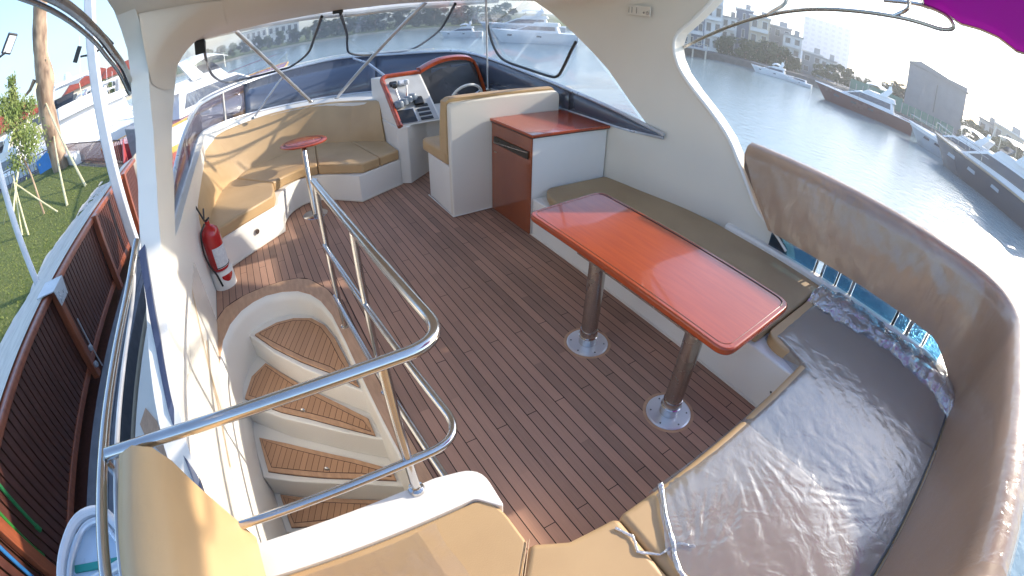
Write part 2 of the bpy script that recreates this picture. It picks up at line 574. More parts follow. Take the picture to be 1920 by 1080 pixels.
# steps: (z, front edge from port side to starboard side)
steps = [(-0.25, [(-0.52, 3.62), (-0.30, 3.22), (-0.10, 2.93), (0.10, 2.67), (0.285, 2.44)]),
         (-0.50, [(-0.74, 3.06), (-0.60, 2.92), (-0.40, 2.72), (-0.20, 2.56), (0.02, 2.37), (0.285, 2.16)]),
         (-0.75, [(-0.75, 2.42), (-0.50, 2.28), (-0.25, 2.16), (0.02, 2.03), (0.285, 1.88)]),
         (-1.00, [(-0.75, 2.02), (-0.45, 1.92), (-0.2, 1.86), (0.285, 1.70)]),
         (-1.25, [(-0.75, 1.66), (-0.2, 1.54), (0.285, 1.42)])]
for z, fe in steps:
    mb = MB()
    poly = [(p[0], p[1]) for p in fe] + [(0.285, 3.4), (0.1, 3.72), (-0.3, 3.78), (-0.6, 3.6), (-0.77, 3.1)]
    if z == -0.25:
        poly = [(p[0], p[1]) for p in fe] + [(0.285, 3.4), (0.15, 3.62), (-0.1, 3.76), (-0.36, 3.76)]
    mb.hbox(poly, z - 0.25, z)
    mb.build("step", M['gelw'], st, bevel=0.012, segs=2)
treads = [(-0.25, [(-0.45, 3.56), (-0.30, 3.29), (-0.10, 3.00), (0.08, 2.78), (0.262, 2.50), (0.255, 2.86), (0.24, 3.15), (0.20, 3.36), (0.11, 3.52), (-0.05, 3.61), (-0.22, 3.63)]),
          (-0.50, [(-0.70, 3.08), (-0.58, 2.96), (-0.40, 2.78), (-0.20, 2.62), (0.0, 2.44), (0.24, 2.22), (0.245, 2.40), (0.10, 2.62), (-0.18, 3.02), (-0.44, 3.44), (-0.60, 3.32)]),
          (-0.75, [(-0.69, 2.45), (-0.48, 2.33), (-0.24, 2.20), (0.01, 2.08), (0.25, 1.95), (0.255, 2.06), (0.02, 2.28), (-0.22, 2.47), (-0.46, 2.66), (-0.70, 2.83)]),
          (-1.00, [(-0.69, 2.04), (-0.43, 1.96), (-0.18, 1.90), (0.22, 1.78), (0.22, 1.92), (-0.05, 2.06), (-0.25, 2.16), (-0.5, 2.27), (-0.70, 2.38)]),
          (-1.25, [(-0.69, 1.70), (-0.2, 1.58), (0.2, 1.50), (0.2, 1.62), (-0.2, 1.80), (-0.69, 1.98)])]
def inset(poly, d):
    cx = sum(p[0] for p in poly) / len(poly)
    cy = sum(p[1] for p in poly) / len(poly)
    q = ring_offset(poly, -d)
    return q
for z, poly in treads:
    mb = MB()
    mb.hbox(poly, z + 0.001, z + 0.022)
    t = mb.build("tread", M['teak_new'], st, bevel=0.004, segs=1)
    q = inset(poly, 0.045)
    mb = MB()
    mb.hbox(q, z + 0.015, z + 0.0245)
    mb.build("tread_inlay", M['teak_step'], t)
    mb = MB()
    mb.tube([(p[0], p[1], z + 0.0235) for p in q], 0.0028, 5, closed=True)
    mb.build("caulk_line", M['groove'], t)
    mb = MB()
    mb.tube([(p[0], p[1], z + 0.004) for p in poly], 0.004, 5, closed=True)
    mb.build("caulk_line", M['groove'], t)
for (x, y, z) in ((-0.20, 2.165, -0.58), (-0.21, 2.595, -0.36)):
    mb = MB()
    mb.lathe([(0, 0.012), (0.013, 0.012), (0.02, 0.006), (0.022, 0)], seg=16)
    o = mb.build("step_light", M['steel_dk'], st, smooth=True)
    o.location = (x, y - 0.004, z)
    o.rotation_euler = (math.radians(90), 0, math.radians(-28))

# ---- hull under the flybridge and its side decks
hull = thing("yacht_hull", "cream main deck of this yacht seen past the port rail with teak pads", "yacht hull", (1.3, 2, -3.6))
mb = MB()
hp_ = rpoly([(-1.95, -2.5), (4.6, -2.5), (4.7, 7.0), (2.6, 15.5), (1.3, 17.5), (0.0, 15.5), (-2.0, 7.0)], [0.4, 0.4, 2, 3, 1.0, 3, 2], 8)
rows = []
for z, k in ((-3.9, 0.86), (-3.0, 0.93), (-1.6, 0.985), (-0.52, 1.0)):
    rows.append([(1.33 + (p[0] - 1.33) * k, p[1] * (0.96 if k < 0.95 else 1), z) for p in hp_])
V = mb.loft(rows, closed=True)
mb.build("hull_shell", M['gel'], hull, smooth=True, angle=40)
for q in ([(-1.95, -2.3), (-0.80, -2.3), (-0.80, 8), (-1.9, 8)], [(0.31, -2.3), (4.55, -2.3), (4.5, 8), (0.31, 8)], [(-1.9, 8.001), (4.5, 8.001), (1.3, 17)]):
    mb = MB()
    mb.hbox(q, -0.535, -0.521)
    mb.build("side_deck", M['gel'], hull)
for q in ([(0.31, -1.1), (3.98, -1.1), (3.75, 7.7), (1.3, 9.4), (0.31, 8.6)], [(-1.02, 3.80), (0.309, 3.80), (0.309, 8.6), (-1.15, 7.7)], [(-1.02, -1.1), (0.309, -1.1), (0.309, 1.04), (-1.02, 1.04)], [(-1.02, 1.045), (-0.80, 1.045), (-0.80, 3.795), (-1.02, 3.795)]):
    mb = MB()
    mb.hbox(q, -0.519, -0.061)
    mb.build("flybridge_underside", M['gel'], hull)
mb = MB()
mb.hbox([(-1.55, 2.72), (-1.78, 3.02), (-1.86, 3.22), (-1.80, 3.42), (-1.66, 3.2), (-1.58, 2.95)], -0.518, -0.505)
mb.build("teak_pad", M['teak_new'], hull)

# ---- side walls with the arches that carry the hardtop
def xw(y):
    t = min(max((3.4 - y) / 1.7, 0), 1)
    return 3.3 + 0.25 * t * t * (3 - 2 * t)
def wall_part(profile, side):
    """profile polygon in (y,z); a sheet with thickness that follows the wall's plan curve"""
    mb = MB()
    bm = mb.bm
    xf = (lambda y: xw(y)) if side > 0 else (lambda y: -0.75 - 0.0 * y)
    pr2 = []
    for i, p in enumerate(profile):              # densify so that the plan curve is followed
        q = profile[(i + 1) % len(profile)]
        n_ = max(1, int(math.hypot(q[0] - p[0], q[1] - p[1]) / 0.35))
        for k in range(n_):
            pr2.append((p[0] + (q[0] - p[0]) * k / n_, p[1] + (q[1] - p[1]) * k / n_))
    from mathutils.geometry import tessellate_polygon
    vs = [bm.verts.new((0, p[0], p[1])) for p in pr2]
    for tri in tessellate_polygon([[Vector((p[0], p[1], 0)) for p in pr2]]):
        try:
            bm.faces.new([vs[t] for t in tri])
        except Exception:
            pass
    for cy in [0.3 * k for k in range(-4, 28)]:
        bmesh.ops.bisect_plane(bm, geom=bm.verts[:] + bm.edges[:] + bm.faces[:], plane_co=(0, cy, 0), plane_no=(0, 1, 0))
    r = bmesh.ops.extrude_face_region(bm, geom=bm.faces[:])
    nv = [g for g in r['geom'] if isinstance(g, bmesh.types.BMVert)]
    th = (0.15 if side > 0 else 0.13) * side
    for v in nv:
        v.co.x = th
    for v in bm.verts:
        v.co.x += xf(v.co.y)
        if side < 0:                              # the port wall leans in towards the roof
            v.co.x += 0.10 * min(1, max(0, (v.co.z - 0.55) / 0.8))
    return mb
AFT_S = [(1.32, 0.56), (1.48, 0.66), (1.70, 0.76), (1.86, 0.94), (2.00, 1.12), (2.12, 1.28), (2.28, 1.43), (2.51, 1.62), (2.65, 1.76), (2.72, 1.88), (2.75, 2.0), (2.72, 2.12), (2.60, 2.25), (2.43, 2.46), (2.30, 2.66), (2.15, 2.83)]
FWD_S = [(4.98, 2.40), (4.85, 2.34), (4.45, 2.17), (4.08, 1.97), (3.78, 1.80), (3.5, 1.63), (3.30, 1.47), (3.17, 1.36), (3.02, 1.24), (2.89, 1.13)]
TOP = [(3.44, 1.04), (4.21, 1.04), (5.5, 1.03), (7.4, 1.0)]
prof_s = [(-1.0, 0.0), (-1.0, 0.38), (1.22, 0.38)] + AFT_S + [(2.5, 2.80), (3.0, 2.60), (3.6, 2.46)] + FWD_S + TOP + [(7.6, 0.98), (7.6, 0.0)]
warch = thing("side_arch", "big cream side arch panel on the water side behind the long table", "arch", (3.4, 2.5, 0), group="side arches carrying the hardtop")
wall_part(prof_s, 1).build("arch_panel", M['gel'], warch, bevel=0.010, segs=2, angle=60)
mb = MB()                                       # white gasket along the aft curve
ed = [(xw(y) - 0.006, y - 0.004, z) for y, z in AFT_S]
mb.tube(spline(ed, 3), 0.018, 8)
mb.build("edge_trim", M['gelw'], warch, smooth=True)
mb = MB()
mb.box(3.285, 3.2975, 2.97, 3.27, 2.235, 2.335)
pl_ = mb.build("latch_plate", M['gel'], warch, bevel=0.004, segs=2)
for y, r_ in ((3.0, 0.018), (3.045, 0.010)):
    mb = MB()
    mb.tube([(3.278, y, 2.27), (3.286, y, 2.27)], r_, 10)
    mb.build("button", M['steel_dk'], pl_)
for y in (3.14, 3.2, 3.24):
    mb = MB()
    mb.box(3.2815, 3.286, y - 0.004, y + 0.004, 2.255, 2.315)
    mb.build("engraved_line", M['steel_dk'], pl_)
AFT_P = [(1.30, 0.50), (1.43, 0.55), (1.55, 0.72), (1.75, 0.86), (1.98, 0.99), (2.20, 1.10), (2.33, 1.27), (2.50, 1.42), (2.69, 1.56), (2.92, 1.82), (3.0, 2.03), (3.07, 2.22), (3.06, 2.38), (2.93, 2.52), (2.72, 2.68), (2.5, 2.80)]
prof_p = [(-1.0, 0.0), (-1.0, 0.5)] + AFT_P + [(3.0, 2.60), (3.6, 2.46)] + FWD_S + [(3.23, 1.10), (4.2, 1.10), (6.3, 1.12), (7.2, 1.05), (7.2, 0.0)]
parch = thing("side_arch", "sunlit port side arch column rising from the white wall near the fire extinguisher", "arch", (-0.82, 2.5, 0), group="side arches carrying the hardtop")
wall_part(prof_p, -1).build("arch_panel", M['gelw'], parch, bevel=0.012, segs=2, angle=60)
mb = MB()                                       # dark strip down the foot of the arch
rows = []
for i, (y, z) in enumerate([(2.34, 1.36), (2.2, 1.20), (1.98, 1.0), (1.72, 0.84), (1.45, 0.57), (1.2, 0.42)]):
    rows.append([(-0.752 + 0.02 * (5 - i) / 5, y - 0.012, z - 0.002), (-0.775, y - 0.035 - 0.006 * i, z - 0.02), (-0.775, y - 0.035 - 0.006 * i, z - 0.05), (-0.752 + 0.02 * (5 - i) / 5, y - 0.012, z - 0.03)])
V = mb.loft(rows, closed=True)
mb.caps(V)
mb.build("dark_strip", M['navy'], parch)
# seams and clear cover draped over the port wall
mb = MB()
X = -0.742
for pts in ([(3.66, 0.90), (3.60, 0.97), (3.48, 0.98), (3.36, 0.92), (3.2, 0.72), (2.9, 0.45), (2.6, 0.24), (2.36, 0.06)],
            [(2.9, 0.30), (2.6, 0.25), (2.3, 0.12), (1.9, 0.07)]):
    mb = MB()
    mb.tube(spline([(X, y, z) for y, z in pts], 4), 0.0035, 6)
    mb.build("cover_hem", M['leather_dk'], parch, smooth=True)
mb = MB()
rows = []
for i in range(41):
    y = 1.1 + 2.45 * i / 40
    r = []
    for k in range(21):
        zt = 0.05 + 0.85 * min(1, (y - 0.6) / 1.6)
        z = 0.02 + (zt - 0.04) * k / 20
        n_ = noise.noise(Vector((y * 3.2, z * 1.5 + y, 3.3))) + 0.5 * noise.noise(Vector((y * 8, z * 3 + 2 * y, 1)))
        r.append((-0.742 + 0.014 * abs(n_), y, z))
    rows.append(r)
mb.loft(rows)
cv = mb.build("clear_wall_cover", M['wallfilm'], smooth=True)
tag(cv, "thin clear plastic sheet clinging to the sunlit port wall beside the stairs", "plastic sheet")

# ---- hardtop
ht = thing("hardtop", "cream hardtop roof overhead with its straight front edge", "roof", (1.3, 3.6, 2.4))
mb = MB()
def rz_(y):
    return 2.33 + (5.0 - y) * 0.052 + 0.16 * max(0, 3.8 - y) ** 2
rows = []
for f in (0.0, 0.01, 0.2, 0.35, 0.45, 0.55, 0.65, 0.75, 0.83, 0.9, 1.0):
    r = []
    for (x, up) in ((-0.775, 0), (1.3, 0), (3.46, 0), (3.46, 1), (1.3, 1), (-0.775, 1)):
        ya = 1.85
        y = 5.0 + (ya - 5.0) * f
        z = rz_(y) + (0.02 if f == 0 else 0)
        if up:
            z += (0.16 if x == 1.3 else 0.12) - (0.03 if f == 0 else 0)
        r.append((x, y + (0.02 if (x == 1.3 and f == 0) else 0), z))
    rows.append(r)
V = mb.loft(rows, closed=True)
mb.caps(V)
mb.build("roof_panel", M['gel'], ht, bevel=0.01, segs=2)
def zfwd(y):
    pts = sorted(FWD_S)
    for (y0, z0), (y1, z1) in zip(pts, pts[1:]):
        if y0 <= y <= y1:
            return z0 + (z1 - z0) * (y - y0) / (y1 - y0)
    return pts[0][1] if y < pts[0][0] else pts[-1][1]
for side in (-1, 1):                              # coved corners where the arches flow into the roof
    mb = MB()
    rows = []
    for i in range(31):
        y0_ = 2.90 if side < 0 else 2.28
        y = y0_ + (4.90 - y0_) * i / 30
        zr = rz_(y) - 0.002
        h_ = max(0.008, min(0.40 if side < 0 else 0.14, zr - zfwd(y) - 0.03, 0.008 + (y - y0_) * 2.2))
        xa = -0.645 if side < 0 else xw(y) - 0.003
        r = []
        for k in range(11):
            t = math.pi / 2 * k / 10
            r.append((xa - side * h_ * 1.3 * (1 - math.cos(t)), y, zr - h_ * (1 - math.sin(t))))
        rows.append(r)
    mb.loft(rows)
    mb.build("roof_cove", M['gel'], ht, smooth=True, angle=80)
mb = MB()
mb.tube([(-0.70, 5.40, 2.385), (-0.40, 5.40, 2.375), (0.8, 5.40, 2.33), (1.3, 5.40, 2.29), (2.5, 5.40, 2.315), (3.1, 5.36, 2.35)], 0.045, 10)
mb.build("rolled_blind", M['gelw'], ht, smooth=True)
for x in (-0.46, 0.98):
    mb = MB()
    mb.box(x - 0.055, x + 0.055, 4.86, 4.90, 2.19 if x < 0 else 2.30, 2.338)
    mb.build("blind_clip", M['black'], ht, bevel=0.01)

# ---- windscreen
wsx = [((-0.75, 2.98, 1.115), (-0.75, 2.98, 1.100)), ((-0.75, 3.6, 1.27), (-0.75, 3.6, 1.10)), ((-0.75, 4.8, 1.43), (-0.75, 4.8, 1.11)), ((-0.75, 6.2, 1.47), (-0.75, 6.0, 1.15)),
       ((-0.68, 6.7, 1.49), (-0.68, 6.45, 1.14)), ((-0.42, 7.22, 1.50), (-0.42, 6.86, 1.11)), ((0.13, 7.80, 1.515), (0.08, 7.22, 1.07)), ((0.85, 8.05, 1.53), (0.72, 7.45, 1.02)),
       ((1.62, 8.0, 1.55), (1.45, 7.52, 0.98)), ((2.37, 7.45, 1.53), (2.25, 7.2, 0.97)), ((2.87, 7.12, 1.53), (2.8, 6.95, 0.98)), ((3.2, 6.65, 1.53), (3.2, 6.55, 0.99)),
       ((3.3, 6.0, 1.475), (3.3, 6.0, 1.02)), ((3.3, 4.95, 1.375), (3.3, 4.95, 1.035)), ((3.3, 4.1, 1.29), (3.3, 4.1, 1.045)), ((3.31, 3.3, 1.21), (3.31, 3.3, 1.05)), ((3.34, 2.72, 1.13), (3.34, 2.72, 1.10))]
tops = spline([p[0] for p in wsx], 6)
bots = spline([p[1] for p in wsx], 6)
WS = thing("windscreen", "low wraparound dark tinted windscreen with a silver top rail ahead of the helm", "windscreen", (1.3, 7.5, 1.0))
def pane(i0, i1, mat):
    mb = MB()
    mb.loft([[bots[i], (bots[i] + tops[i]) / 2, tops[i]] for i in range(i0, i1 + 1)])
    mb.build("glass_panel", mat, WS, smooth=True, solid=0.008)
brk = [0, 12, 34, 52, 66, 84, 96]
for a_, b_ in zip(brk, brk[1:]):
    pane(a_, b_, M['pane'] if b_ <= 34 else M['tint'])
mb = MB()
mb.tube([t + Vector((0, 0, 0.008)) for t in tops], 0.021, 8)
mb.build("top_rail", M['alu'], WS, smooth=True)
mb = MB()
mb.tube([t + Vector((0, 0.03, 0.06)) for t in tops[14:62]], 0.012, 8)
mb.build("grab_rail", M['gelw'], WS, smooth=True)
mb = MB()
mb.tube([b + Vector((0, 0, 0.004)) for b in bots], 0.015, 8)
mb.build("bottom_channel", M['alu'], WS, smooth=True)
for i in brk[2:-1]:
    mb = MB()
    mb.tube([bots[i], tops[i]], 0.008, 6)
    mb.build("mullion", M['black'], WS, smooth=True)
mb = MB()
mb.tube([bots[30] + Vector((0.01, 0, 0)), tops[30] + Vector((0.01, 0, 0))], 0.016, 6)
mb.build("mullion", M['gel'], WS, smooth=True)

# ---- moulded coaming ahead of the seats (white ledge below the windscreen)
mb = MB()
inner = [(-0.76, 4.40), (-0.76, 5.2), (-0.72, 5.9), (-0.50, 6.7), (0.0, 7.02), (0.5, 7.08), (1.1, 6.9), (1.7, 6.35), (2.3, 6.4), (2.8, 6.4), (3.29, 6.3)]
inn = spline([(x, y, 0) for x, y in inner], 5)
b2 = bots[10:76]
rows_i = [inn[int(round(k * (len(inn) - 1) / 40))] for k in range(41)]
rows_o = [b2[int(round(k * (len(b2) - 1) / 40))] for k in range(41)]
V = mb.loft([[(a_.x, a_.y, 0.0), (a_.x, a_.y, 0.985 - 0.0), (b_.x, b_.y, b_.z - 0.012), (b_.x * 1.0 + (0.06 if b_.x > 1.3 else -0.04), b_.y + 0.1, b_.z - 0.05), (b_.x, b_.y + 0.1, 0.0)] for a_, b_ in zip(rows_i, rows_o)])
cm = mb.build("forward_coaming", M['gelw'], smooth=True, angle=30)
tag(cm, "white moulded ledge running below the windscreen behind the curved sofa", "coaming")

# ---- clear weather curtains hung from the hardtop, with black zips
cur = thing("weather_curtain", "clear vinyl weather curtain with black U shaped zips between hardtop and windscreen", "curtain", (1.3, 6.5, 1.9))
mb = MB()
ntop = 30
tt = tops[24:68]
rows = []
for k in range(len(tt)):
    f = k / (len(tt) - 1)
    top = Vector((-0.70 + 3.95 * f, 5.02, 2.34))
    rows.append([top * (1 - j / 6) + (tt[k] + Vector((0, 0, 0.03))) * (j / 6) + Vector((0, 0, 0.03 * math.sin(math.pi * j / 6))) for j in range(7)])
mb.loft(rows)
mb.build("front_curtain", M['vinyl'], cur, smooth=True)
mb = MB()
rows = []
for k, i in enumerate(range(67, 92)):
    f = k / 24
    tpt = tops[i] + Vector((0, 0, 0.025))
    if f < 0.5:
        top = Vector((3.28, 5.02 - 0.0 * f, 2.34)) if k == 0 else Vector((3.3, 5.0 - (5.0 - 3.9) * (f / 0.5), 2.34 - 0.47 * (f / 0.5)))
    else:
        g = (f - 0.5) / 0.5
        top = Vector((3.31, 3.9 - (3.9 - 2.95) * g, 1.87 - 0.70 * g))
    rows.append([top, (top + tpt) / 2, tpt])
mb.loft(rows)
mb.build("side_curtain", M['vinyl'], cur, smooth=True)
mb = MB()
rows = []
for k in range(25):
    f = k / 24
    i = int(round(24 - 22 * f))
    tpt = tops[max(0, i)] + Vector((0, 0, 0.025))
    if f < 0.5:
        top = Vector((-0.69, 5.0 - 1.1 * (f / 0.5), 2.34 - 0.47 * (f / 0.5)))
    else:
        g = (f - 0.5) / 0.5
        top = Vector((-0.70, 3.9 - 0.72 * g, 1.87 - 0.62 * g))
    w1 = Vector((0.012 * math.sin(k * 2.3), 0, 0))
    rows.append([top, top * 0.6 + tpt * 0.4 + w1, top * 0.3 + tpt * 0.7 - w1, tpt])
mb.loft(rows)
mb.build("side_curtain", M['vinyl'], cur, smooth=True)
def zipper(pts):
    mb = MB()
    mb.tube([p + Vector((0, -0.03, -0.045)) for p in spline(pts, 5)], 0.0185, 6)
    mb.build("zip", M['black'], cur, smooth=True)
zipper([(-0.42, 5.02, 2.35), (-0.47, 5.6, 2.18), (-0.49, 6.41, 1.94), (-0.44, 7.1, 1.77), (-0.30, 7.50, 1.66), (0.1, 7.60, 1.635), (0.50, 7.58, 1.645), (0.70, 7.40, 1.68), (0.87, 6.67, 1.87), (0.86, 5.8, 2.12), (0.83, 5.02, 2.34)])
zipper([(1.03, 5.02, 2.34), (1.28, 5.9, 2.09), (1.43, 6.61, 1.89), (1.58, 7.2, 1.74), (1.80, 7.55, 1.65), (2.1, 7.72, 1.60), (2.50, 7.75, 1.59), (2.74, 7.6, 1.62), (2.80, 7.1, 1.77), (2.68, 6.2, 2.01), (2.34, 5.02, 2.34)])
zipper([(3.22, 5.9, 2.20), (3.24, 5.86, 1.95), (3.25, 5.76, 1.74), (3.26, 5.62, 1.60), (3.26, 5.40, 1.53), (3.27, 4.95, 1.485), (3.27, 4.48, 1.455), (3.27, 4.32, 1.48), (3.27, 4.22, 1.60), (3.27, 4.10, 1.80), (3.27, 4.02, 1.92)])

# ---- stainless struts from ledge to hardtop
def strut(pts, r, label, mat='alu'):
    mb = MB()
    mb.tube(pts, r, 10)
    o = mb.build("strut", M[mat], smooth=True)
    tag(o, label, "strut", "roof struts in front of the helm")
    mb = MB()
    p = Vector(pts[0])
    mb.lathe([(0, 0.02), (0.03, 0.018), (0.038, 0.0), (0.038, -0.012)], c=p.to_tuple(), seg=14)
    mb.build("foot", M['steel_dk'], o, smooth=True)
strut([(0.903, 7.0, 1.06), (-0.09, 5.1, 2.345)], 0.024, "long diagonal steel strut from behind the curved sofa up to the left roof edge")
strut([(1.31, 7.05, 1.03), (2.04, 5.1, 2.345)], 0.024, "long diagonal steel strut leaning right up to the middle of the roof edge")
strut([(0.005, 6.9, 1.04), (0.50, 6.95, 1.53)], 0.015, "short thin steel strut propping the left diagonal strut")
strut([(1.88, 6.32, 1.34), (1.80, 6.9, 1.50), (1.72, 7.5, 1.56)], 0.018, "short steel strut from helm console corner up to the windscreen rail")
strut([(3.26, 5.9, 1.03), (2.75, 5.02, 2.34)], 0.012, "slim upright steel strut beside the helm seat reaching the roof", 'white')
#__PART3__
# ================================================================== FURNITURE
def pedestal(x, y, ztop, parent, r=0.057, shaft=None, disc_r=0.15, chrome=True):
    mb = MB()
    mb.lathe([(0, 0.008), (disc_r - 0.010, 0.008), (disc_r, 0.004), (disc_r, 0)], c=(x, y, 0.001), seg=40)
    d = mb.build("floor_plate", M['plate'], parent, smooth=True, angle=20)
    mb = MB()
    mb.lathe([(disc_r + 0.002, 0.002), (disc_r + 0.022, 0.002)], c=(x, y, 0.001), seg=40)
    mb.build("plate_surround", M['teak_new'], d)
    for k in range(6):
        mb = MB()
        t = k * math.pi / 3 + 0.3
        mb.lathe([(0, 0.0095), (0.005, 0.0095), (0.006, 0.006)], c=(x + disc_r * 0.8 * math.cos(t), y + disc_r * 0.8 * math.sin(t), 0.002), seg=8)
        mb.build("screw", M['black'], d)
    mb = MB()
    mb.lathe([(r * 1.02, 0.01), (r * 1.02, ztop)], c=(x, y, 0), seg=28)
    mb.build("pedestal", shaft or M['steel_dk'], parent, smooth=True)
    mb = MB()
    mb.lathe([(r * 1.02, 0.01), (r * 1.12, 0.012), (r * 1.12, 0.07), (r * 1.22, 0.073), (r * 1.22, 0.081), (r * 1.1, 0.085), (r * 1.1, 0.13), (r * 1.02, 0.131)], c=(x, y, 0), seg=28)
    mb.build("collar", M['steel'], parent, smooth=True)

# ---- long mahogany table
tb = thing("dining_table", "long glossy red mahogany table with rounded corners on two steel pedestals", "table", (2.1, 1.7, 0))
TZ = 0.755
top = rpoly([(1.735, 0.755), (2.505, 0.775), (2.50, 2.62), (1.725, 2.56)], 0.10, 8)
mb = MB()
mb.hbox(top, TZ - 0.048, TZ)
t = mb.build("tabletop", M['mahog'], tb, bevel=0.014, segs=4)
rim = rpoly([(1.770, 0.792), (2.468, 0.812), (2.464, 2.583), (1.762, 2.526)], 0.075, 8)
nrim = len(rim)
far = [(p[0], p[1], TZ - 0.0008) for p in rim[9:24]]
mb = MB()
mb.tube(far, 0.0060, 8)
mb.build("groove_line", M['groove'], t, smooth=True)  # groove's shaded far side, drawn darker and wider by colour
mb = MB()
mb.tube([(p[0], p[1], TZ - 0.0012) for p in rim[23:] + rim[:10]], 0.0035, 8)
mb.build("groove_line", M['mahog_dk'], t, smooth=True)
mb = MB()
mb.hbox(rpoly([(1.74, 0.95), (1.92, 0.95), (1.92, 2.0), (1.74, 2.0)], 0.03), TZ - 0.062, TZ - 0.049)
mb.build("underframe", M['steel_dk'], tb)
pedestal(1.81, 1.85, TZ - 0.06, tb)
pedestal(1.83, 1.03, TZ - 0.06, tb)

# ---- small oval side table
ot = thing("side_table", "small oval red mahogany side table on a slim steel pole by the curved sofa", "side table", (0.53, 5.22, 0))
mb = MB()
mb.lathe([(0, 0.028), (0.285, 0.028), (0.30, 0.020), (0.30, 0.008), (0.28, 0), (0, 0)], c=(0, 0, 0), seg=44, sx=1.02, sy=0.86)
o = mb.build("tabletop", M['mahog'], ot, smooth=True, angle=50)
o.matrix_basis = Matrix.Translation((0.575, 5.72, 0.765)) @ Matrix.Rotation(math.radians(-18), 4, 'Z')
mb = MB()
mb.lathe([(0.235, 0.031), (0.243, 0.034), (0.250, 0.031)], seg=44, sx=1.02, sy=0.84)
o2 = mb.build("groove_line", M['groove'], o, smooth=True)
o2.matrix_parent_inverse = Matrix.Identity(4)
mb = MB()
mb.tube([(0.53, 5.24, 0), (0.545, 5.45, 0.70), (0.56, 5.55, 0.765)], 0.034, 16)
mb.build("pole", M['steel_dk'], ot, smooth=True)
mb = MB()
mb.lathe([(0, 0.006), (0.14, 0.007), (0.155, 0.0)], c=(0.53, 5.24, 0.001), seg=36)
mb.build("floor_plate", M['steel'], ot, smooth=True)

# ---- starboard bench
bn = thing("bench", "straight bench with olive tan cushion along the water side wall behind the long table", "bench", (2.9, 2.1, 0))
mb = MB()
mb.hbox([(2.375, 0.54), (3.50, 0.54), (3.50, 2.2), (3.33, 3.2), (3.29, 3.42), (2.375, 3.42)], 0.001, 0.40)
mb.build("base", M['gelw'], bn, bevel=0.012)
mb = MB()
mb.tube([(2.372, 0.54, 0.012), (2.372, 3.42, 0.012)], 0.010, 6)
mb.build("floor_trim", M['gel'], bn)
for y, z in ((2.0, 0.20), (0.62, 0.19)):
    mb = MB()
    mb.tube([(2.374, y, z), (2.371, y, z)], 0.008, 8)
    mb.build("latch_hole", M['black'], bn)
mb = MB()
cush = rpoly([(2.40, 0.88), (3.47, 0.88), (3.50, 1.5), (3.49, 2.3), (3.33, 3.2), (3.29, 3.41), (2.52, 3.41), (2.40, 3.2)], [0.03, 0.03, 0.2, 0.3, 0.1, 0.05, 0.08, 0.12])
mb.hbox(cush, 0.401, 0.485)
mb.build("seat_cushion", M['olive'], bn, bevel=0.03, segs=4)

# ---- mahogany cabinet beside the helm seat
cb = thing("cabinet", "white cabinet with red mahogany top and door beside the helm seat", "cabinet", (2.8, 3.8, 0))
mb = MB()
mb.box(2.362, 3.285, 3.43, 4.165, 0.001, 1.012)
mb.build("body", M['gelw'], cb, bevel=0.008)
mb = MB()
mb.box(2.343, 2.3605, 3.425, 4.16, 0.018, 1.005)
d = mb.build("door", M['mahog_dk'], cb, bevel=0.003, segs=2)
mb = MB()
mb.box(2.325, 2.342, 3.46, 4.09, 0.795, 0.872)
mb.build("handle", noisy('bronze_grip', (0.07, 0.055, 0.04), (0.04, 0.032, 0.025), scale=20, rough=0.3, metal=0.5), d, bevel=0.006)
mb = MB()
mb.tube([(2.326, 4.085, 0.805), (2.326, 3.465, 0.862)], 0.006, 6)
mb.build("handle_rib", M['steel_dk'], d)
for y in (4.085, 4.06):
    mb = MB()
    mb.tube([(2.343, y, 0.70), (2.337, y, 0.70)], 0.009, 10)
    mb.build("lock", M['steel'], d)
mb = MB()
mb.hbox([(2.325, 3.385), (3.285, 3.385), (3.285, 4.172), (2.325, 4.172)], 1.024, 1.052)
mb.build("top", M['mahog'], cb, bevel=0.007, segs=3)
mb = MB()
mb.box(2.335, 3.285, 3.40, 4.168, 1.0125, 1.0235)
mb.build("black_trim", M['groove'], cb)  # black trim strip under the mahogany top

# ---- helm seat
hs = thing("pilot_chair", "white moulded helm seat with tan cushions facing the wheel, its back to us", "helm seat", (2.5, 4.5, 0))
mb = MB()
pr = rpoly([(1.875, 0.0), (3.23, 0.0), (3.23, 1.285), (1.875, 1.265)], [0, 0, 0.10, 0.05], 6)
mb.prism([(x, 4.18, z) for x, z in pr], (0, 0.07, 0))
mb.build("back_shell", M['gel'], hs, bevel=0.02, segs=4)
mb = MB()
mb.hbox([(1.885, 4.251), (3.22, 4.251), (3.22, 4.90), (1.905, 4.90)], 0.001, 0.56)
mb.build("seat_box", M['gelw'], hs, bevel=0.02, segs=3)
mb = MB()
mb.box(1.875, 2.52, 4.30, 5.0, 0.561, 0.72)
mb.build("seat_cushion", M['leather'], hs, bevel=0.045, segs=4)
mb = MB()
mb.box(2.525, 3.2, 4.30, 5.0, 0.561, 0.72)
mb.build("seat_cushion", M['leather'], hs, bevel=0.045, segs=4)
mb = MB()
rows = []
for k, (z, y0, y1) in enumerate(((0.70, 4.255, 4.44), (0.9, 4.255, 4.43), (1.15, 4.255, 4.39), (1.27, 4.24, 4.37), (1.305, 4.22, 4.34), (1.315, 4.26, 4.31))):
    xa, xb = 1.865, 3.2
    if k >= 4:
        xa, xb = 1.90, 3.16
    rows.append([(xa, y0, z), (xb, y0, z), (xb, y1, z), (xa, y1, z)])
V = mb.loft(rows, closed=True)
mb.caps(V)
mb.build("back_cushion", M['leather'], hs, bevel=0.03, segs=4, angle=25)
mb = MB()
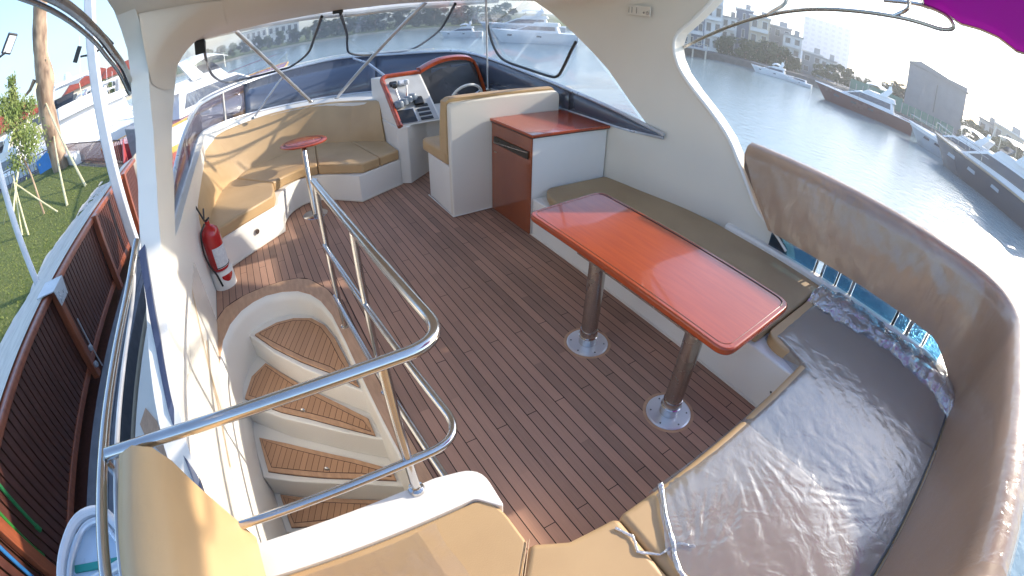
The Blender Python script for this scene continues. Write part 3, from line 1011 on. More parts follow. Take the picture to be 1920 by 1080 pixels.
mb.tube([(3.23, 4.178, 0.018), (1.872, 4.178, 0.018), (1.885, 4.9, 0.018)], 0.008, 6)
mb.build("floor_trim", M['gelw'], hs)

# ---- helm console
hc = thing("helm_console", "helm console with orange mahogany surround, dark instrument hood and lever panel", "helm console", (2.4, 6.0, 0))
mb = MB()
mb.hbox([(1.74, 5.50), (1.86, 5.42), (2.22, 5.70), (3.28, 5.70), (3.28, 6.6), (1.74, 6.6)], 0.001, 0.77)
mb.prism([(1.745, 5.46, 0.77), (1.745, 6.18, 1.34), (1.745, 6.6, 1.30), (1.745, 6.6, 0.77)], (0.60, 0, 0))
mb.prism([(2.35, 5.42, 0.77), (2.35, 5.42, 0.80), (2.35, 5.86, 0.885), (2.35, 6.6, 0.885), (2.35, 6.6, 0.77)], (0.93, 0, 0))
mb.build("console_body", M['gelw'], hc, bevel=0.015, segs=3)
sl = Vector((0, 0.72, 0.57)).normalized()
nrm = Vector((0, -0.57, 0.72)).normalized()
def on_panel(u, v, h=0.0):                       # u across, v up the sloped lever panel
    return Vector((1.745, 5.46, 0.77)) + Vector((u, 0, 0)) + sl * v + nrm * h
def pbox(name, u0, u1, v0, v1, h0, h1, mat, parent, bev=0.004):
    mb = MB()
    mb.prism([on_panel(u0, v0, h0), on_panel(u1, v0, h0), on_panel(u1, v1, h0), on_panel(u0, v1, h0)], nrm * (h1 - h0))
    return mb.build(name, mat, parent, bevel=bev, segs=2)
pan = pbox("lever_panel", 0.055, 0.57, 0.03, 0.885, 0.001, 0.008, noisy('panel_grey', (0.50, 0.49, 0.47), rough=0.35), hc)
pbox("screen", 0.06, 0.28, 0.04, 0.26, 0.012, 0.02, M['black'], pan)
pbox("screen_frame", 0.05, 0.29, 0.03, 0.27, 0.008, 0.014, M['steel'], pan)
for k in range(4):
    pbox("switch", 0.33, 0.50, 0.045 + k * 0.075, 0.09 + k * 0.075, 0.010, 0.02, M['black'], pan)
TG = noisy('throttle_grey', (0.24, 0.28, 0.33), rough=0.3)
for q, u in enumerate((0.12, 0.19, 0.26, 0.33)):
    p = on_panel(u, 0.34 + 0.03 * q, 0.03)
    mb = MB()
    mb.lathe([(0, 0.07), (0.05, 0.06), (0.065, 0.03), (0.065, -0.02)], c=p.to_tuple(), seg=16)
    mb.build("throttle_base", TG, pan, smooth=True)
for q, (u0, v0, u1, v1) in enumerate(((0.14, 0.36, 0.10, 0.56), (0.24, 0.38, 0.27, 0.60))):
    mb = MB()
    mb.tube([on_panel(u0, v0, 0.05), on_panel(u1, v1, 0.17)], 0.012, 8)
    lv = mb.build("throttle_lever", M['steel'], pan, smooth=True)
    mb = MB()
    mb.lathe([(0, 0.04), (0.03, 0.03), (0.038, 0), (0.03, -0.03), (0, -0.04)], c=on_panel(u1, v1, 0.18).to_tuple(), seg=14)
    mb.build("knob", M['white'] if q else M['black'], lv, smooth=True)
for (u, v, w_, hh, mt) in ((0.10, 0.70, 0.11, 0.05, 'black'), (0.22, 0.69, 0.13, 0.06, 'white')):
    pbox("spotlight_control", u, u + w_, v, v + 0.08, 0.012, hh, M[mt], pan, 0.02)
pbox("compass_cover", 0.32, 0.46, 0.30, 0.44, 0.012, 0.05, M['black'], pan, 0.02)
mb = MB()                                        # mahogany surround
fr = [on_panel(0.03, 0.0, 0.012), on_panel(0.03, 0.86, 0.012), on_panel(0.08, 0.915, 0.012), on_panel(0.60, 0.915, 0.012)]
mb.tube(arc([p for p in fr], 0.05, 4), 0.036, 10)
mb.build("wood_surround", M['mahog'], hc, smooth=True)
mb = MB()
hood = spline([(2.34, 6.18, 1.345), (2.55, 6.2, 1.43), (2.75, 6.2, 1.475), (2.98, 6.2, 1.475), (3.12, 6.2, 1.44), (3.2, 6.2, 1.36), (3.24, 6.1, 1.15), (3.26, 6.0, 0.93)], 6)
rows = [[p + Vector((0, -0.06, -0.01)), p + Vector((0, -0.07, 0.04)), p + Vector((0, 0.0, 0.066)), p + Vector((0, 0.12, 0.05)), p + Vector((0, 0.12, -0.02)), p + Vector((0, 0, -0.02))] for p in hood]
V = mb.loft(rows, closed=True)
mb.caps(V)
mb.build("wood_hood", M['mahog'], hc, smooth=True)
mb = MB()
face = [(2.355, 5.98, 0.89)] + [(p.x, 6.17, p.z - 0.02) for p in hood[:-4]] + [(3.25, 5.98, 0.89)]
mb.prism(face, (0, 0.02, 0))
mb.build("dark_dashboard", noisy('dash_black', (0.055, 0.055, 0.06), rough=0.3), hc)
for (x0, x1, z0, z1) in ((2.50, 2.74, 1.30, 1.38), (2.80, 3.08, 1.31, 1.40), (2.44, 2.74, 0.98, 1.20), (2.86, 3.16, 0.98, 1.22)):
    mb = MB()
    mb.box(x0, x1, 6.150, 6.166, z0, z1)
    mb.build("display", M['tint'], hc, bevel=0.005, segs=2)
mb = MB()
mb.box(2.44, 2.56, 5.60, 5.72, 0.846, 0.862)
mb.build("hatch", M['black'], hc)
swh = thing("steering_wheel", "white rimmed steering wheel half hidden behind the helm seat", "steering wheel", (2.72, 5.5, 1.02))
mb = MB()
Wm = Matrix.Translation((2.72, 5.50, 1.02)) @ Matrix.Rotation(math.radians(-62), 4, 'X')
mb.tube([Wm @ Vector((0.215 * math.cos(t), 0.215 * math.sin(t), 0)) for t in [2 * math.pi * k / 40 for k in range(40)]], 0.019, 10, closed=True)
mb.build("rim", M['gelw'], swh, smooth=True)
for k in range(3):
    mb = MB()
    t = math.pi / 2 + k * 2 * math.pi / 3
    mb.tube([Wm @ Vector((0, 0, -0.03)), Wm @ Vector((0.21 * math.cos(t), 0.21 * math.sin(t), 0))], 0.011, 8)
    mb.build("spoke", M['steel'], swh, smooth=True)
mb = MB()
mb.tube([Wm @ Vector((0, 0, 0.01)), (2.72, 5.82, 0.90)], 0.04, 14)
mb.build("hub", M['black'], swh, smooth=True)

# ---- curved sofa at the front
sf = thing("curved_sofa", "curved tan leather sofa on a white base below the windscreen, half in sun", "sofa", (0.4, 5.6, 0))
front = spline([(-0.735, 4.40, 0), (-0.30, 4.70, 0), (0.11, 4.985, 0)], 3)[:-1] + spline([(0.11, 4.985, 0), (0.15, 5.25, 0), (0.28, 5.50, 0), (0.50, 5.64, 0), (0.75, 5.58, 0), (1.13, 5.21, 0)], 5)[:-1] + [Vector((1.13, 5.21, 0)), Vector((1.745, 5.465, 0))]
back = [(1.745, 6.30), (1.3, 6.75), (0.85, 6.98), (0.40, 7.0), (0.0, 6.9), (-0.45, 6.55), (-0.70, 5.9), (-0.735, 5.2)]
mb = MB()
mb.hbox([(p.x, p.y) for p in front] + back, 0.001, 0.345)
mb.build("base", M['gelw'], sf, bevel=0.012, segs=2, angle=60)
mb = MB()
mb.tube([(p.x, p.y - 0.006, 0.014) for p in front], 0.010, 6)
mb.build("floor_trim", M['gel'], sf, smooth=True)
mb = MB()
mb.lathe([(0, 0.008), (0.028, 0.008), (0.032, 0.0)], seg=16)
o = mb.build("hatch_latch", M['steel_dk'], sf, smooth=True)
o.matrix_basis = Matrix.Translation((-0.20, 4.755, 0.20)) @ Matrix.Rotation(math.radians(-55), 4, 'Z') @ Matrix.Rotation(math.radians(90), 4, 'Y')
def seat_piece(poly, name, z0=0.346, z1=0.475, mat='leather', par=sf, bev=0.026):
    mb = MB()
    mb.hbox(poly, z0, z1)
    return mb.build(name, M[mat], par, bevel=bev, segs=4, angle=50)
seat_piece([(-0.735, 4.385), (-0.30, 4.69), (0.06, 4.93), (0.095, 5.12), (0.10, 5.40), (-0.36, 6.02), (-0.66, 5.85), (-0.735, 5.2)], "seat_cushion")
seat_piece([(0.102, 5.41), (0.26, 5.55), (0.48, 5.645), (0.70, 5.62), (0.86, 6.82), (0.40, 6.86), (-0.15, 6.55), (-0.355, 6.03)], "seat_cushion")
seat_piece([(0.702, 5.615), (0.95, 5.42), (1.20, 5.25), (1.44, 5.345), (1.30, 6.55), (0.862, 6.82)], "seat_cushion")
seat_piece([(1.445, 5.35), (1.735, 5.47), (1.735, 6.2), (1.305, 6.54)], "seat_cushion")
# backrest: an inner face rising from the seat to the ledge
bi = spline([(-0.70, 4.42, 0), (-0.66, 5.1, 0), (-0.52, 5.75, 0), (-0.25, 6.2, 0), (0.10, 6.42, 0), (0.5, 6.60, 0), (0.86, 6.62, 0), (1.3, 6.36, 0), (1.72, 5.98, 0)], 7)
bt = spline([(-0.75, 4.41, 0.90), (-0.755, 5.2, 0.95), (-0.74, 5.85, 0.985), (-0.52, 6.60, 1.0), (0.02, 7.0, 1.0), (0.5, 7.08, 1.0), (1.08, 6.92, 1.0), (1.45, 6.60, 1.0), (1.75, 6.22, 1.0)], 7)
def back_piece(i0, i1):
    mb = MB()
    rows = []
    for i in range(i0, i1 + 1):
        b_, t_ = bi[i], bt[i]
        e_ = 0.012 if i in (i0, i1) else 0.0
        prof = []
        for k in range(9):
            f = k / 8
            out = (1 - e_ * 20) * 0.035 * math.sin(math.pi * f)
            p = Vector((b_.x * (1 - f) + t_.x * f, b_.y * (1 - f) + t_.y * f, 0.44 + (t_.z - 0.02 - 0.44) * f))
            d_ = Vector((0.5, 5.2, 0)) - Vector((p.x, p.y, 0))
            d_.normalize()
            prof.append(p + d_ * out)
        d_ = Vector((t_.x - 0.5, t_.y - 5.2, 0)).normalized()
        prof.append(Vector((t_.x, t_.y, t_.z)) + d_ * 0.02)
        prof.append(Vector((t_.x, t_.y, t_.z - 0.0)) + d_ * 0.09)
        prof.append(Vector((t_.x, t_.y, 0.44)) + d_ * 0.09)
        rows.append(prof)
    V = mb.loft(rows, closed=True)
    mb.caps(V)
    mb.build("backrest", M['leather'], sf, smooth=True, angle=60)
for a_, b_ in ((0, 20), (20, 49), (49, 56)):
    back_piece(a_, b_)

# ---- aft U-shaped sofa
us = thing("aft_sofa", "large tan U shaped sofa partly wrapped in clear plastic, aft of the long table", "sofa", (1.5, 0, 0))
mb = MB()
mb.hbox([(2.374, 0.50), (3.50, 0.50), (3.50, -0.9), (-0.74, -0.9), (-0.74, 0.88), (0.42, 0.88), (0.42, 0.62), (0.58, 0.50)], 0.001, 0.33)
mb.build("base", M['gelw'], us, bevel=0.01)
seat_piece(rpoly([(-0.60, 0.895), (0.43, 0.895), (0.475, 0.80), (0.475, 0.62), (0.30, 0.42), (-0.60, 0.42)], [0.02, 0.05, 0.1, 0.02, 0.02, 0.02]), "seat_cushion", 0.331, 0.475, par=us, bev=0.035)
seat_piece([(0.476, 0.615), (0.62, 0.535), (0.85, 0.515), (0.80, -0.62), (-0.60, -0.62), (-0.60, 0.415), (0.302, 0.415)], "seat_cushion", 0.331, 0.475, par=us, bev=0.035)
seat_piece([(0.853, 0.515), (1.75, 0.525), (1.75, -0.62), (0.803, -0.62)], "seat_cushion", 0.331, 0.475, par=us, bev=0.035)
seat_piece([(1.754, 0.525), (2.50, 0.54), (2.62, -0.62), (1.754, -0.62)], "seat_cushion", 0.331, 0.475, par=us, bev=0.035)
seat_piece(rpoly([(2.504, 0.55), (2.44, 0.72), (2.50, 0.865), (3.46, 0.865), (3.46, -0.62), (2.624, -0.62)], [0.02, 0.12, 0.1, 0.02, 0.2, 0.02]), "seat_cushion", 0.331, 0.475, par=us, bev=0.035)
for dx in (0.0, 0.012):
    mb = MB()
    mb.tube([(0.475 + dx, 0.625, 0.476), (0.415 + dx, 0.55, 0.4785), (0.31 + dx, 0.42, 0.4785)], 0.0022, 6)
    mb.build("stitching", M['leather_dk'], us)

# white ledge between stairwell and aft sofa
lg = MB()
lp = rpoly([(-0.56, 0.90), (0.40, 0.90), (0.485, 0.80), (0.50, 1.035), (0.30, 1.075), (-0.56, 1.075)], [0, 0.02, 0.03, 0.10, 0.02, 0])
lg.hbox(lp, -0.30, 0.485)
lo = lg.build("stair_ledge", M['gelw'], bevel=0.025, segs=4)
tag(lo, "sunlit white moulded ledge closing the aft end of the stairwell", "ledge")

# ---- padded bolster round the aft sofa
path = arc([(3.47, 1.95, 0), (3.47, -0.60, 0), (-0.52, -0.60, 0), (-0.52, 1.05, 0)], 0.42, 10)
# resample the path
def resample(P, step):
    out = [P[0].copy()]
    for a_, b_ in zip(P, P[1:]):
        L = (b_ - a_).length
        n_ = max(1, int(L / step))
        for k in range(1, n_ + 1):
            out.append(a_.lerp(b_, k / n_))
    return out
bp_ = resample(path, 0.05)
sec = [(0.0, 0.675), (0.012, 0.78), (0.035, 0.93), (0.06, 1.08), (0.075, 1.19), (0.11, 1.265), (0.18, 1.295), (0.26, 1.275), (0.31, 1.20), (0.33, 1.05), (0.33, 0.80), (0.30, 0.69), (0.2, 0.665), (0.06, 0.655)]
def bolster(i0, i1, name, mat, ends=True, zlow=None):
    mb = MB()
    rows = []
    for i in range(i0, i1):
        p = bp_[i]
        d_ = (bp_[min(i + 1, len(bp_) - 1)] - bp_[max(i - 1, 0)]).normalized()
        o_ = Vector((-d_.y, d_.x, 0))          # outward side
        ring = []
        # the water side end is cut to the arch's slant
        for (u, z) in sec:
            zz = z
            g = min(1, max(0, (-0.22 - p.y) / 0.3))
            zz = z * (1 - g) + g * (0.485 + (z - 0.655) * (1.295 - 0.485) / (1.295 - 0.655))
            if p.x < 0.2 and p.y > -0.3:
                zz = 0.52 + (z - 0.63) * (1.25 - 0.52) / (1.295 - 0.63)
                u = u * 0.92
            q = p + o_ * u
            if i < 14 and p.x > 3:
                cut = 1.50 + (z - 0.66) * 1.0
                q.y = min(q.y, cut)
            nz_ = noise.noise(Vector((q.x * 2.5, q.y * 2.5, z * 2.5))) * 0.012
            q = q + o_ * nz_
            ring.append((q.x, q.y, zz))
        rows.append(ring)
    V = mb.loft(rows, closed=True)
    mb.caps(V)
    return mb.build(name, mat, us, smooth=True, angle=55)
nb = len(bp_)
iport = next(i for i, p in enumerate(bp_) if p.x < 0.95 and p.y < -0.5)
bolster(0, iport, "backrest", M['bolster'])
bolster(iport - 1, nb, "backrest", M['leather'])
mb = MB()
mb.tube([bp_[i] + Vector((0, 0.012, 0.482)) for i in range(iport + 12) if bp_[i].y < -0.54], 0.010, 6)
mb.build("gap_shade", M['black'], us, smooth=True)  # black tube draws the shade in the gap between seat and backrest
# outer shell below and behind the bolster
mb = MB()
rows = []
for i, p in enumerate(bp_):
    d_ = (bp_[min(i + 1, nb - 1)] - bp_[max(i - 1, 0)]).normalized()
    o_ = Vector((-d_.y, d_.x, 0))
    r = []
    for (u, z) in ((0.10, 0.0), (0.02, 0.30), (0.0, 0.51), (0.02, 0.53), (0.07, 0.53), (0.09, 0.51), (0.12, 0.0)):
        q = p + o_ * u
        z = min(z, 0.53 - 0.07 * min(1, max(0, (-0.22 - p.y) / 0.3)))
        if p.x < 0.2 and p.y > -0.3:
            z = min(z, 0.47)
            q = p + o_ * min(u, 0.40)
        r.append((q.x, q.y, z))
    rows.append(r)
mb.loft(rows)
sh = mb.build("aft_coaming", M['gelw'], smooth=True, angle=40)
tag(sh, "white outer coaming running round behind the aft sofa backrest", "coaming")
# posts in the open slot under the bolster
for (y, w_, mt) in ((1.00, 0.012, 'steel'), (0.93, 0.012, 'steel'), (0.78, 0.008, 'black'), (0.63, 0.014, 'steel'), (0.17, 0.012, 'black'), (0.02, 0.018, 'steel_dk'), (-0.15, 0.010, 'steel')):
    mb = MB()
    mb.tube([(3.52, y, 0.525), (3.53, y, 0.69)], w_, 8)
    mb.build("post", M[mt], us, smooth=True)

for (ya, yb_) in ((1.50, 1.02), (0.915, 0.795), (0.765, 0.65), (0.61, 0.185), (0.155, 0.045), (0.0, -0.135), (-0.165, -0.34)):
    mb = MB()
    mb.loft([[(3.535, ya, 0.50), (3.535, ya, 0.73)], [(3.535, yb_, 0.50), (3.535, yb_, 0.73 if yb_ > -0.3 else 0.66)]])
    mb.build("slot_glass", M['slot'], us, solid=0.006)

# ---- plastic film over the aft sofa
def film_sheet(name, fn, nu, nv, mat, label, th=0.0):
    mb = MB()
    mb.loft([[fn(i / nu, j / nv) for j in range(nv + 1)] for i in range(nu + 1)])
    o = mb.build(name, mat, smooth=True, angle=180)
    tag(o, label, "plastic sheet")
    return o
def fan(x, y, cx, cy, k, ph=0):
    t = math.atan2(y - cy, x - cx)
    r = math.hypot(x - cx, y - cy)
    return math.sin(t * k + 3 * noise.noise(Vector((r * 1.5, t * 2, ph)))) * math.exp(-((r - 0.35) / 0.35) ** 2)
def seatfilm(u, v):
    # u from port edge to water side, v from aft to fore
    yb = -0.585
    x0 = 1.03 + 0.10 * math.sin(v * 7.0) - 0.16 * (1 - v) + 0.05 * noise.noise(Vector((v * 9, 0, 0)))
    x = x0 + (3.455 - x0) * u
    yf = 0.552 if x < 2.42 else 0.552 + 0.33 * min(1, (x - 2.42) / 0.10)
    y = yb + (yf - yb) * v
    z = 0.484
    skirt = 0.0
    if v > 0.90:
        g = (v - 0.90) / 0.10
        y = yb + (yf - yb) * 0.90 + (yf - yb) * 0.10 * math.sin(g * math.pi / 2)
        skirt = 0.13 * (1 - math.cos(g * math.pi / 2))
        z -= skirt
    n1 = noise.noise(Vector((x * 2.1, y * 2.1, 0.3)))
    # creases fan out from two gathered spots and die away with distance
    wv = 0.0
    for (cx_, cy_, a0, kk, rad, amp) in ((0.90, 0.06, 0.95, 60, 0.42, 0.012), (2.02, -0.60, 2.1, 70, 0.55, 0.008), (1.62, 0.56, -1.9, 60, 0.5, 0.009)):
        rr = math.hypot(x - cx_, y - cy_)
        tt_ = math.atan2(y - cy_, x - cx_)
        da = (tt_ - a0 + math.pi) % (2 * math.pi) - math.pi
        wv += 0.34 * amp * (0.4 + 0.9 * abs(noise.noise(Vector((tt_ * 5, rr * 2, kk + 3))))) * math.sin(tt_ * kk * 0.8 + 9 * noise.noise(Vector((rr * 1.5, tt_ * 6, kk)))) * math.exp(-(da / 0.55) ** 2) * math.exp(-((rr - rad * 0.7) / (rad * 0.5)) ** 2)
    st_ = noise.noise(Vector(((x * 0.55 + y * 0.83) * 3.2, (y * 0.55 - x * 0.83) * 17, 1.7)))
    calm = 0.35 + 0.65 * max(0, min(1, noise.noise(Vector((x * 1.3, y * 1.3, 9))) * 2 + 0.5))
    st_ *= calm
    z += max(0.0, 0.004 + 0.004 * n1 + 0.0022 * st_ + wv)
    return (x, y, z)
film_sheet("plastic_sheet", seatfilm, 190, 110, M['film'], "wrinkled grey clear plastic sheet covering the water side half of the aft seat")
def edgeroll(u, v):
    # torn hem of the film
    y = 0.52 - 0.95 * u
    x = 1.03 + 0.10 * math.sin((1 - u * 0.8) * 7.0) - 0.16 * u * 0.8 + 0.03 * noise.noise(Vector((u * 6, 2, 0)))
    t = v * 2 * math.pi
    r = 0.008 + 0.005 * noise.noise(Vector((u * 12, v * 3, 0)))
    return (x + r * 1.6 * math.cos(t), y + 0.5 * r * math.cos(t * 2), 0.488 + abs(r * math.sin(t)) + 0.004)
film_sheet("plastic_hem", edgeroll, 90, 10, M['foil'], "crumpled torn hem of plastic film lying across the sunlit aft seat")
def torn(u, v):
    pts = [(0.80, 0.47), (0.83, 0.39), (0.80, 0.33), (0.86, 0.26), (0.96, 0.25), (1.0, 0.19)]
    s = u * (len(pts) - 1)
    i = min(int(s), len(pts) - 2)
    f = s - i
    x = pts[i][0] * (1 - f) + pts[i + 1][0] * f
    y = pts[i][1] * (1 - f) + pts[i + 1][1] * f
    t = v * math.pi * 2
    r = 0.007 + 0.004 * noise.noise(Vector((u * 15, v, 5)))
    return (x + r * math.cos(t) + 0.006 * noise.noise(Vector((u * 30, 0, 1))), y + r * 0.7 * math.cos(t + 1), 0.480 + abs(r * math.sin(t)))
film_sheet("plastic_scrap", torn, 60, 8, M['foil'], "thin ragged strip of torn plastic on the tan aft seat")
def slotroll(u, v):
    y = 0.86 - 1.48 * u
    x = 3.34 + 0.05 * math.sin(u * 3)
    if u > 0.86:
        x -= (u - 0.86) * 1.3
    t = v * math.pi
    n_ = noise.noise(Vector((u * 18, v * 5, 2))) * 0.030 + noise.noise(Vector((u * 50, v * 9, 7))) * 0.010
    r = 0.135 + 0.02 * math.sin(u * 9) + n_
    return (min(x - r * math.cos(t) * (1.5 if math.cos(t) > 0 else 0.8), 3.46), y, 0.475 + r * math.sin(t) * 0.50 + 0.002)
film_sheet("crumpled_plastic", slotroll, 150, 24, M['foil'], "bunched silvery crumpled plastic along the slot beneath the water side backrest")
def bolfilm(u, v):
    i = int(u * (len(bp_) * 0.60))
    f = u * (len(bp_) * 0.60) - i
    p = bp_[i].lerp(bp_[min(i + 1, nb - 1)], f)
    d_ = (bp_[min(i + 2, nb - 1)] - bp_[max(i - 1, 0)]).normalized()
    o_ = Vector((-d_.y, d_.x, 0))
    s = v * 9
    k = min(int(s), 8)
    g = s - k
    a_, b_ = sec[k], sec[k + 1]
    uu, z = a_[0] * (1 - g) + b_[0] * g, a_[1] * (1 - g) + b_[1] * g
    lift = 0.014 + 0.010 * noise.noise(Vector((u * 30 + v * 6, v * 3, 4))) + 0.005 * noise.noise(Vector((u * 80 + v * 20, v * 4, 1)))
    g2 = min(1, max(0, (-0.22 - p.y) / 0.3))
    z = z * (1 - g2) + g2 * (0.485 + (z - 0.655) * (1.295 - 0.485) / (1.295 - 0.655))
    ctr = Vector((0.17, 0.95))
    d2 = (Vector((uu, z)) - ctr).normalized()
    uu, z = uu + d2.x * lift, z + d2.y * lift
    q = p + o_ * uu
    if i < 12:
        q.y = min(q.y, 1.45 + (z - 0.66) * 1.0)
    return (q.x, q.y, z)
film_sheet("bolster_wrap", bolfilm, 170, 27, M['wrap'], "clear plastic wrap stretched over the brown water side and aft backrest")
def portfilm(u, v):
    x = -0.60 + 0.80 * u + 0.03 * noise.noise(Vector((v * 8, 1, 1)))
    y = -0.5 + 1.36 * v
    if u > 0.9:
        x -= (v * 0.0)
    x -= (1 - v) * 0.0
    z = 0.482 + max(0, 0.006 + 0.010 * noise.noise(Vector(((x + y) * 6, (x - y) * 1.5, 8))) + 0.004 * noise.noise(Vector((x * 25, y * 6, 8))))
    if u > 0.85:
        z += 0.018 * (u - 0.85) / 0.15
    return (x, y, z)
film_sheet("port_plastic", portfilm, 60, 60, M['film_thin'], "clear crinkled plastic lying on the tan seat beside the white ledge")

# ---- stainless stair rails
rl = thing("stair_handrail", "polished steel two bar handrail looping round the open stairwell", "handrail", (0.35, 2.0, 0))
def rail(name, pts, r, rr=0.12, mat='steel'):
    mb = MB()
    mb.tube(arc(pts, rr, 10), r, 16)
    return mb.build(name, M[mat], rl, smooth=True)
rail("top_bar", [(0.325, 2.95, 1.19), (0.445, 1.09, 1.2), (-0.84, 1.10, 1.20)], 0.024, 0.16)
rail("middle_bar", [(0.315, 2.93, 0.72), (0.46, 1.06, 0.70), (-0.56, 1.04, 0.70)], 0.019, 0.16)
rail("low_bar", [(0.31, 2.95, 0.285), (0.385, 1.07, 0.30)], 0.019, 0.1)
for i, (x, y, z0, z1, xx, yy) in enumerate(((0.33, 2.93, 0.0, 1.21, 0.33, 2.93), (0.385, 2.12, 0.0, 1.19, 0.385, 2.12), (0.205, 1.055, 0.487, 1.18, 0.21, 1.10))):
    mb = MB()
    mb.tube([(x, y, z0), (xx, yy, z1)], 0.0205, 14)
    p_ = mb.build("post", M['steel'], rl, smooth=True)
    mb = MB()
    mb.lathe([(0.021, 0.02), (0.034, 0.014), (0.038, 0.0)], c=(x, y, z0 + 0.001), seg=18)
    mb.build("foot", M['steel'], p_, smooth=True)

# ---- port side rail
pr_ = thing("port_rail", "long polished steel rail along the top of the port side wall", "rail", (-0.87, 1.2, 0.6))
mb = MB()
mb.tube(spline([(-0.80, 2.42, 1.36), (-0.86, 2.15, 1.23), (-0.875, 1.7, 1.19), (-0.868, 1.2, 1.19), (-0.85, 0.6, 1.20), (-0.80, 0.0, 1.22), (-0.7, -0.5, 1.22)], 6), 0.022, 14)
mb.build("top_bar", M['steel'], pr_, smooth=True)
mb = MB()
mb.tube(spline([(-0.82, 2.35, 1.30), (-0.845, 2.1, 1.185), (-0.85, 1.7, 1.145), (-0.84, 1.2, 1.14), (-0.82, 0.6, 1.15), (-0.78, 0.0, 1.17)], 6), 0.011, 10)
mb.build("lower_bar", M['alu'], pr_, smooth=True)
mb = MB()
mb.tube([(-0.85, 1.08, 1.19), (-0.86, 1.08, 0.52)], 0.016, 10)
mb.build("post", M['steel'], pr_, smooth=True)

# ---- fire extinguisher
fx = thing("fire_extinguisher", "red fire extinguisher with white label and black hose by the sofa end", "extinguisher", (-0.64, 4.22, 0))
mb = MB()
mb.lathe([(0, 0.19), (0.088, 0.192), (0.100, 0.215), (0.100, 0.55), (0.086, 0.605), (0.045, 0.64), (0.024, 0.65), (0.024, 0.69), (0, 0.69)], c=(-0.635, 4.20, 0), seg=32)
mb.build("cylinder", M['red'], fx, smooth=True, angle=60)
mb = MB()
pts = []
rows = []
for k in range(15):
    t = math.radians(-100 + 125 * k / 14)
    rows.append([(-0.635 + 0.1015 * math.cos(t), 4.20 + 0.1015 * math.sin(t), z) for z in (0.225, 0.30, 0.38, 0.44)])
mb.loft(rows)
mb.build("label", M['label'], fx, smooth=True)
mb = MB()
mb.tube([(-0.65, 4.20, 0.69), (-0.60, 4.14, 0.735)], 0.010, 8)
mb.tube([(-0.66, 4.20, 0.70), (-0.66, 4.36, 0.76)], 0.009, 8)
mb.tube([(-0.66, 4.20, 0.71), (-0.72, 4.30, 0.83)], 0.009, 8)
mb.build("handle", M['black'], fx, smooth=True)
mb = MB()
mb.tube(spline([(-0.66, 4.17, 0.68), (-0.71, 4.09, 0.62), (-0.732, 4.07, 0.45), (-0.715, 4.07, 0.30), (-0.68, 4.075, 0.20), (-0.655, 4.07, 0.06)], 6), 0.010, 8)
mb.build("hose", M['black'], fx, smooth=True)
mb = MB()
mb.tube([(-0.635 + 0.104 * math.cos(t), 4.20 + 0.104 * math.sin(t), 0.235) for t in [math.radians(-110 + 140 * k / 12) for k in range(13)]], 0.004, 6)
mb.build("strap", M['black'], fx)
mb = MB()
mb.lathe([(0, 0.186), (0.112, 0.186), (0.122, 0.176), (0.125, 0.0)], c=(-0.64, 4.21, 0.001), seg=30)
sk = mb.build("stand", M['gelw'], fx, smooth=True, angle=50)
mb = MB()
rows = []
for k in range(11):
    t = math.radians(-88 + 60 * k / 10)
    d_ = 0.045 * math.sin(math.pi * k / 10) + 0.012
    rows.append([(-0.64 + 0.1256 * math.cos(t), 4.21 + 0.1256 * math.sin(t), z) for z in (0.135 - d_, 0.15)])
mb.loft(rows)
mb.build("sticker", M['red'], sk, smooth=True)

# ---- awning frame and purple canopy aft
aw = thing("awning", "glowing purple canvas awning with thin bent steel tubes over the aft deck", "awning", (1.3, 0, 2.5))
def fr_tube(pts, r=0.017, m='steel_dk'):
    mb = MB()
    mb.tube(spline(pts, 5), r, 10)
    mb.build("frame_tube", M[m], aw, smooth=True)
fr_tube([(3.52, 2.83, 1.93), (3.56, 2.55, 2.12), (3.58, 2.24, 2.30), (3.6, 1.9, 2.46), (3.6, 1.54, 2.58), (3.6, 1.17, 2.66), (3.6, 0.8, 2.72), (3.6, 0.60, 2.74), (3.6, 0.45, 2.75), (3.59, 0.36, 2.78), (3.58, 0.34, 2.82), (3.57, 0.42, 2.87), (3.56, 0.62, 2.87), (3.5, 0.9, 2.80)])
fr_tube([(3.6, 1.93, 2.455), (3.30, 1.62, 2.60), (2.6, 1.55, 2.75), (1.3, 1.5, 2.85)])
fr_tube([(3.6, 0.84, 2.71), (3.55, 0.70, 2.83), (3.0, 0.68, 2.90), (1.3, 0.65, 2.96)])
fr_tube([(-0.80, 3.14, 2.12), (-0.78, 2.91, 2.27), (-0.76, 2.63, 2.37), (-0.75, 2.31, 2.49), (-0.75, 1.8, 2.62), (-0.76, 1.0, 2.72), (-0.7, 0.3, 2.80), (-0.2, -0.2, 2.86)], 0.024)
fr_tube([(-0.83, 3.16, 2.09), (-0.82, 2.93, 2.25), (-0.80, 2.65, 2.35), (-0.79, 2.33, 2.47), (-0.79, 1.8, 2.60), (-0.8, 1.0, 2.70)], 0.012)
mb = MB()
rows = []
for i in range(13):
    y = 0.60 - 1.9 * i / 12
    r = []
    for k in range(15):
        x = 1.75 + 1.9 * k / 14
        zc = 2.90 + 0.22 * (1 - ((x - 1.45) / 2.2) ** 2) + 0.02 * math.sin(i * 2.2)
        if k == 14:
            zc -= 0.02
        r.append((x, y - 0.0, zc))
    rows.append(r)
mb.loft(rows)
m_, nt_, b_ = newmat('purple_canvas')
setp(b_, base=(0.16, 0.012, 0.20), rough=0.8)
tl_ = N(nt_, "ShaderNodeBsdfTranslucent")
tl_.inputs[0].default_value = (0.48, 0.02, 0.44, 1)
mx_ = N(nt_, "ShaderNodeMixShader")
mx_.inputs[0].default_value = 0.6
nt_.links.new(b_.outputs[0], mx_.inputs[1])
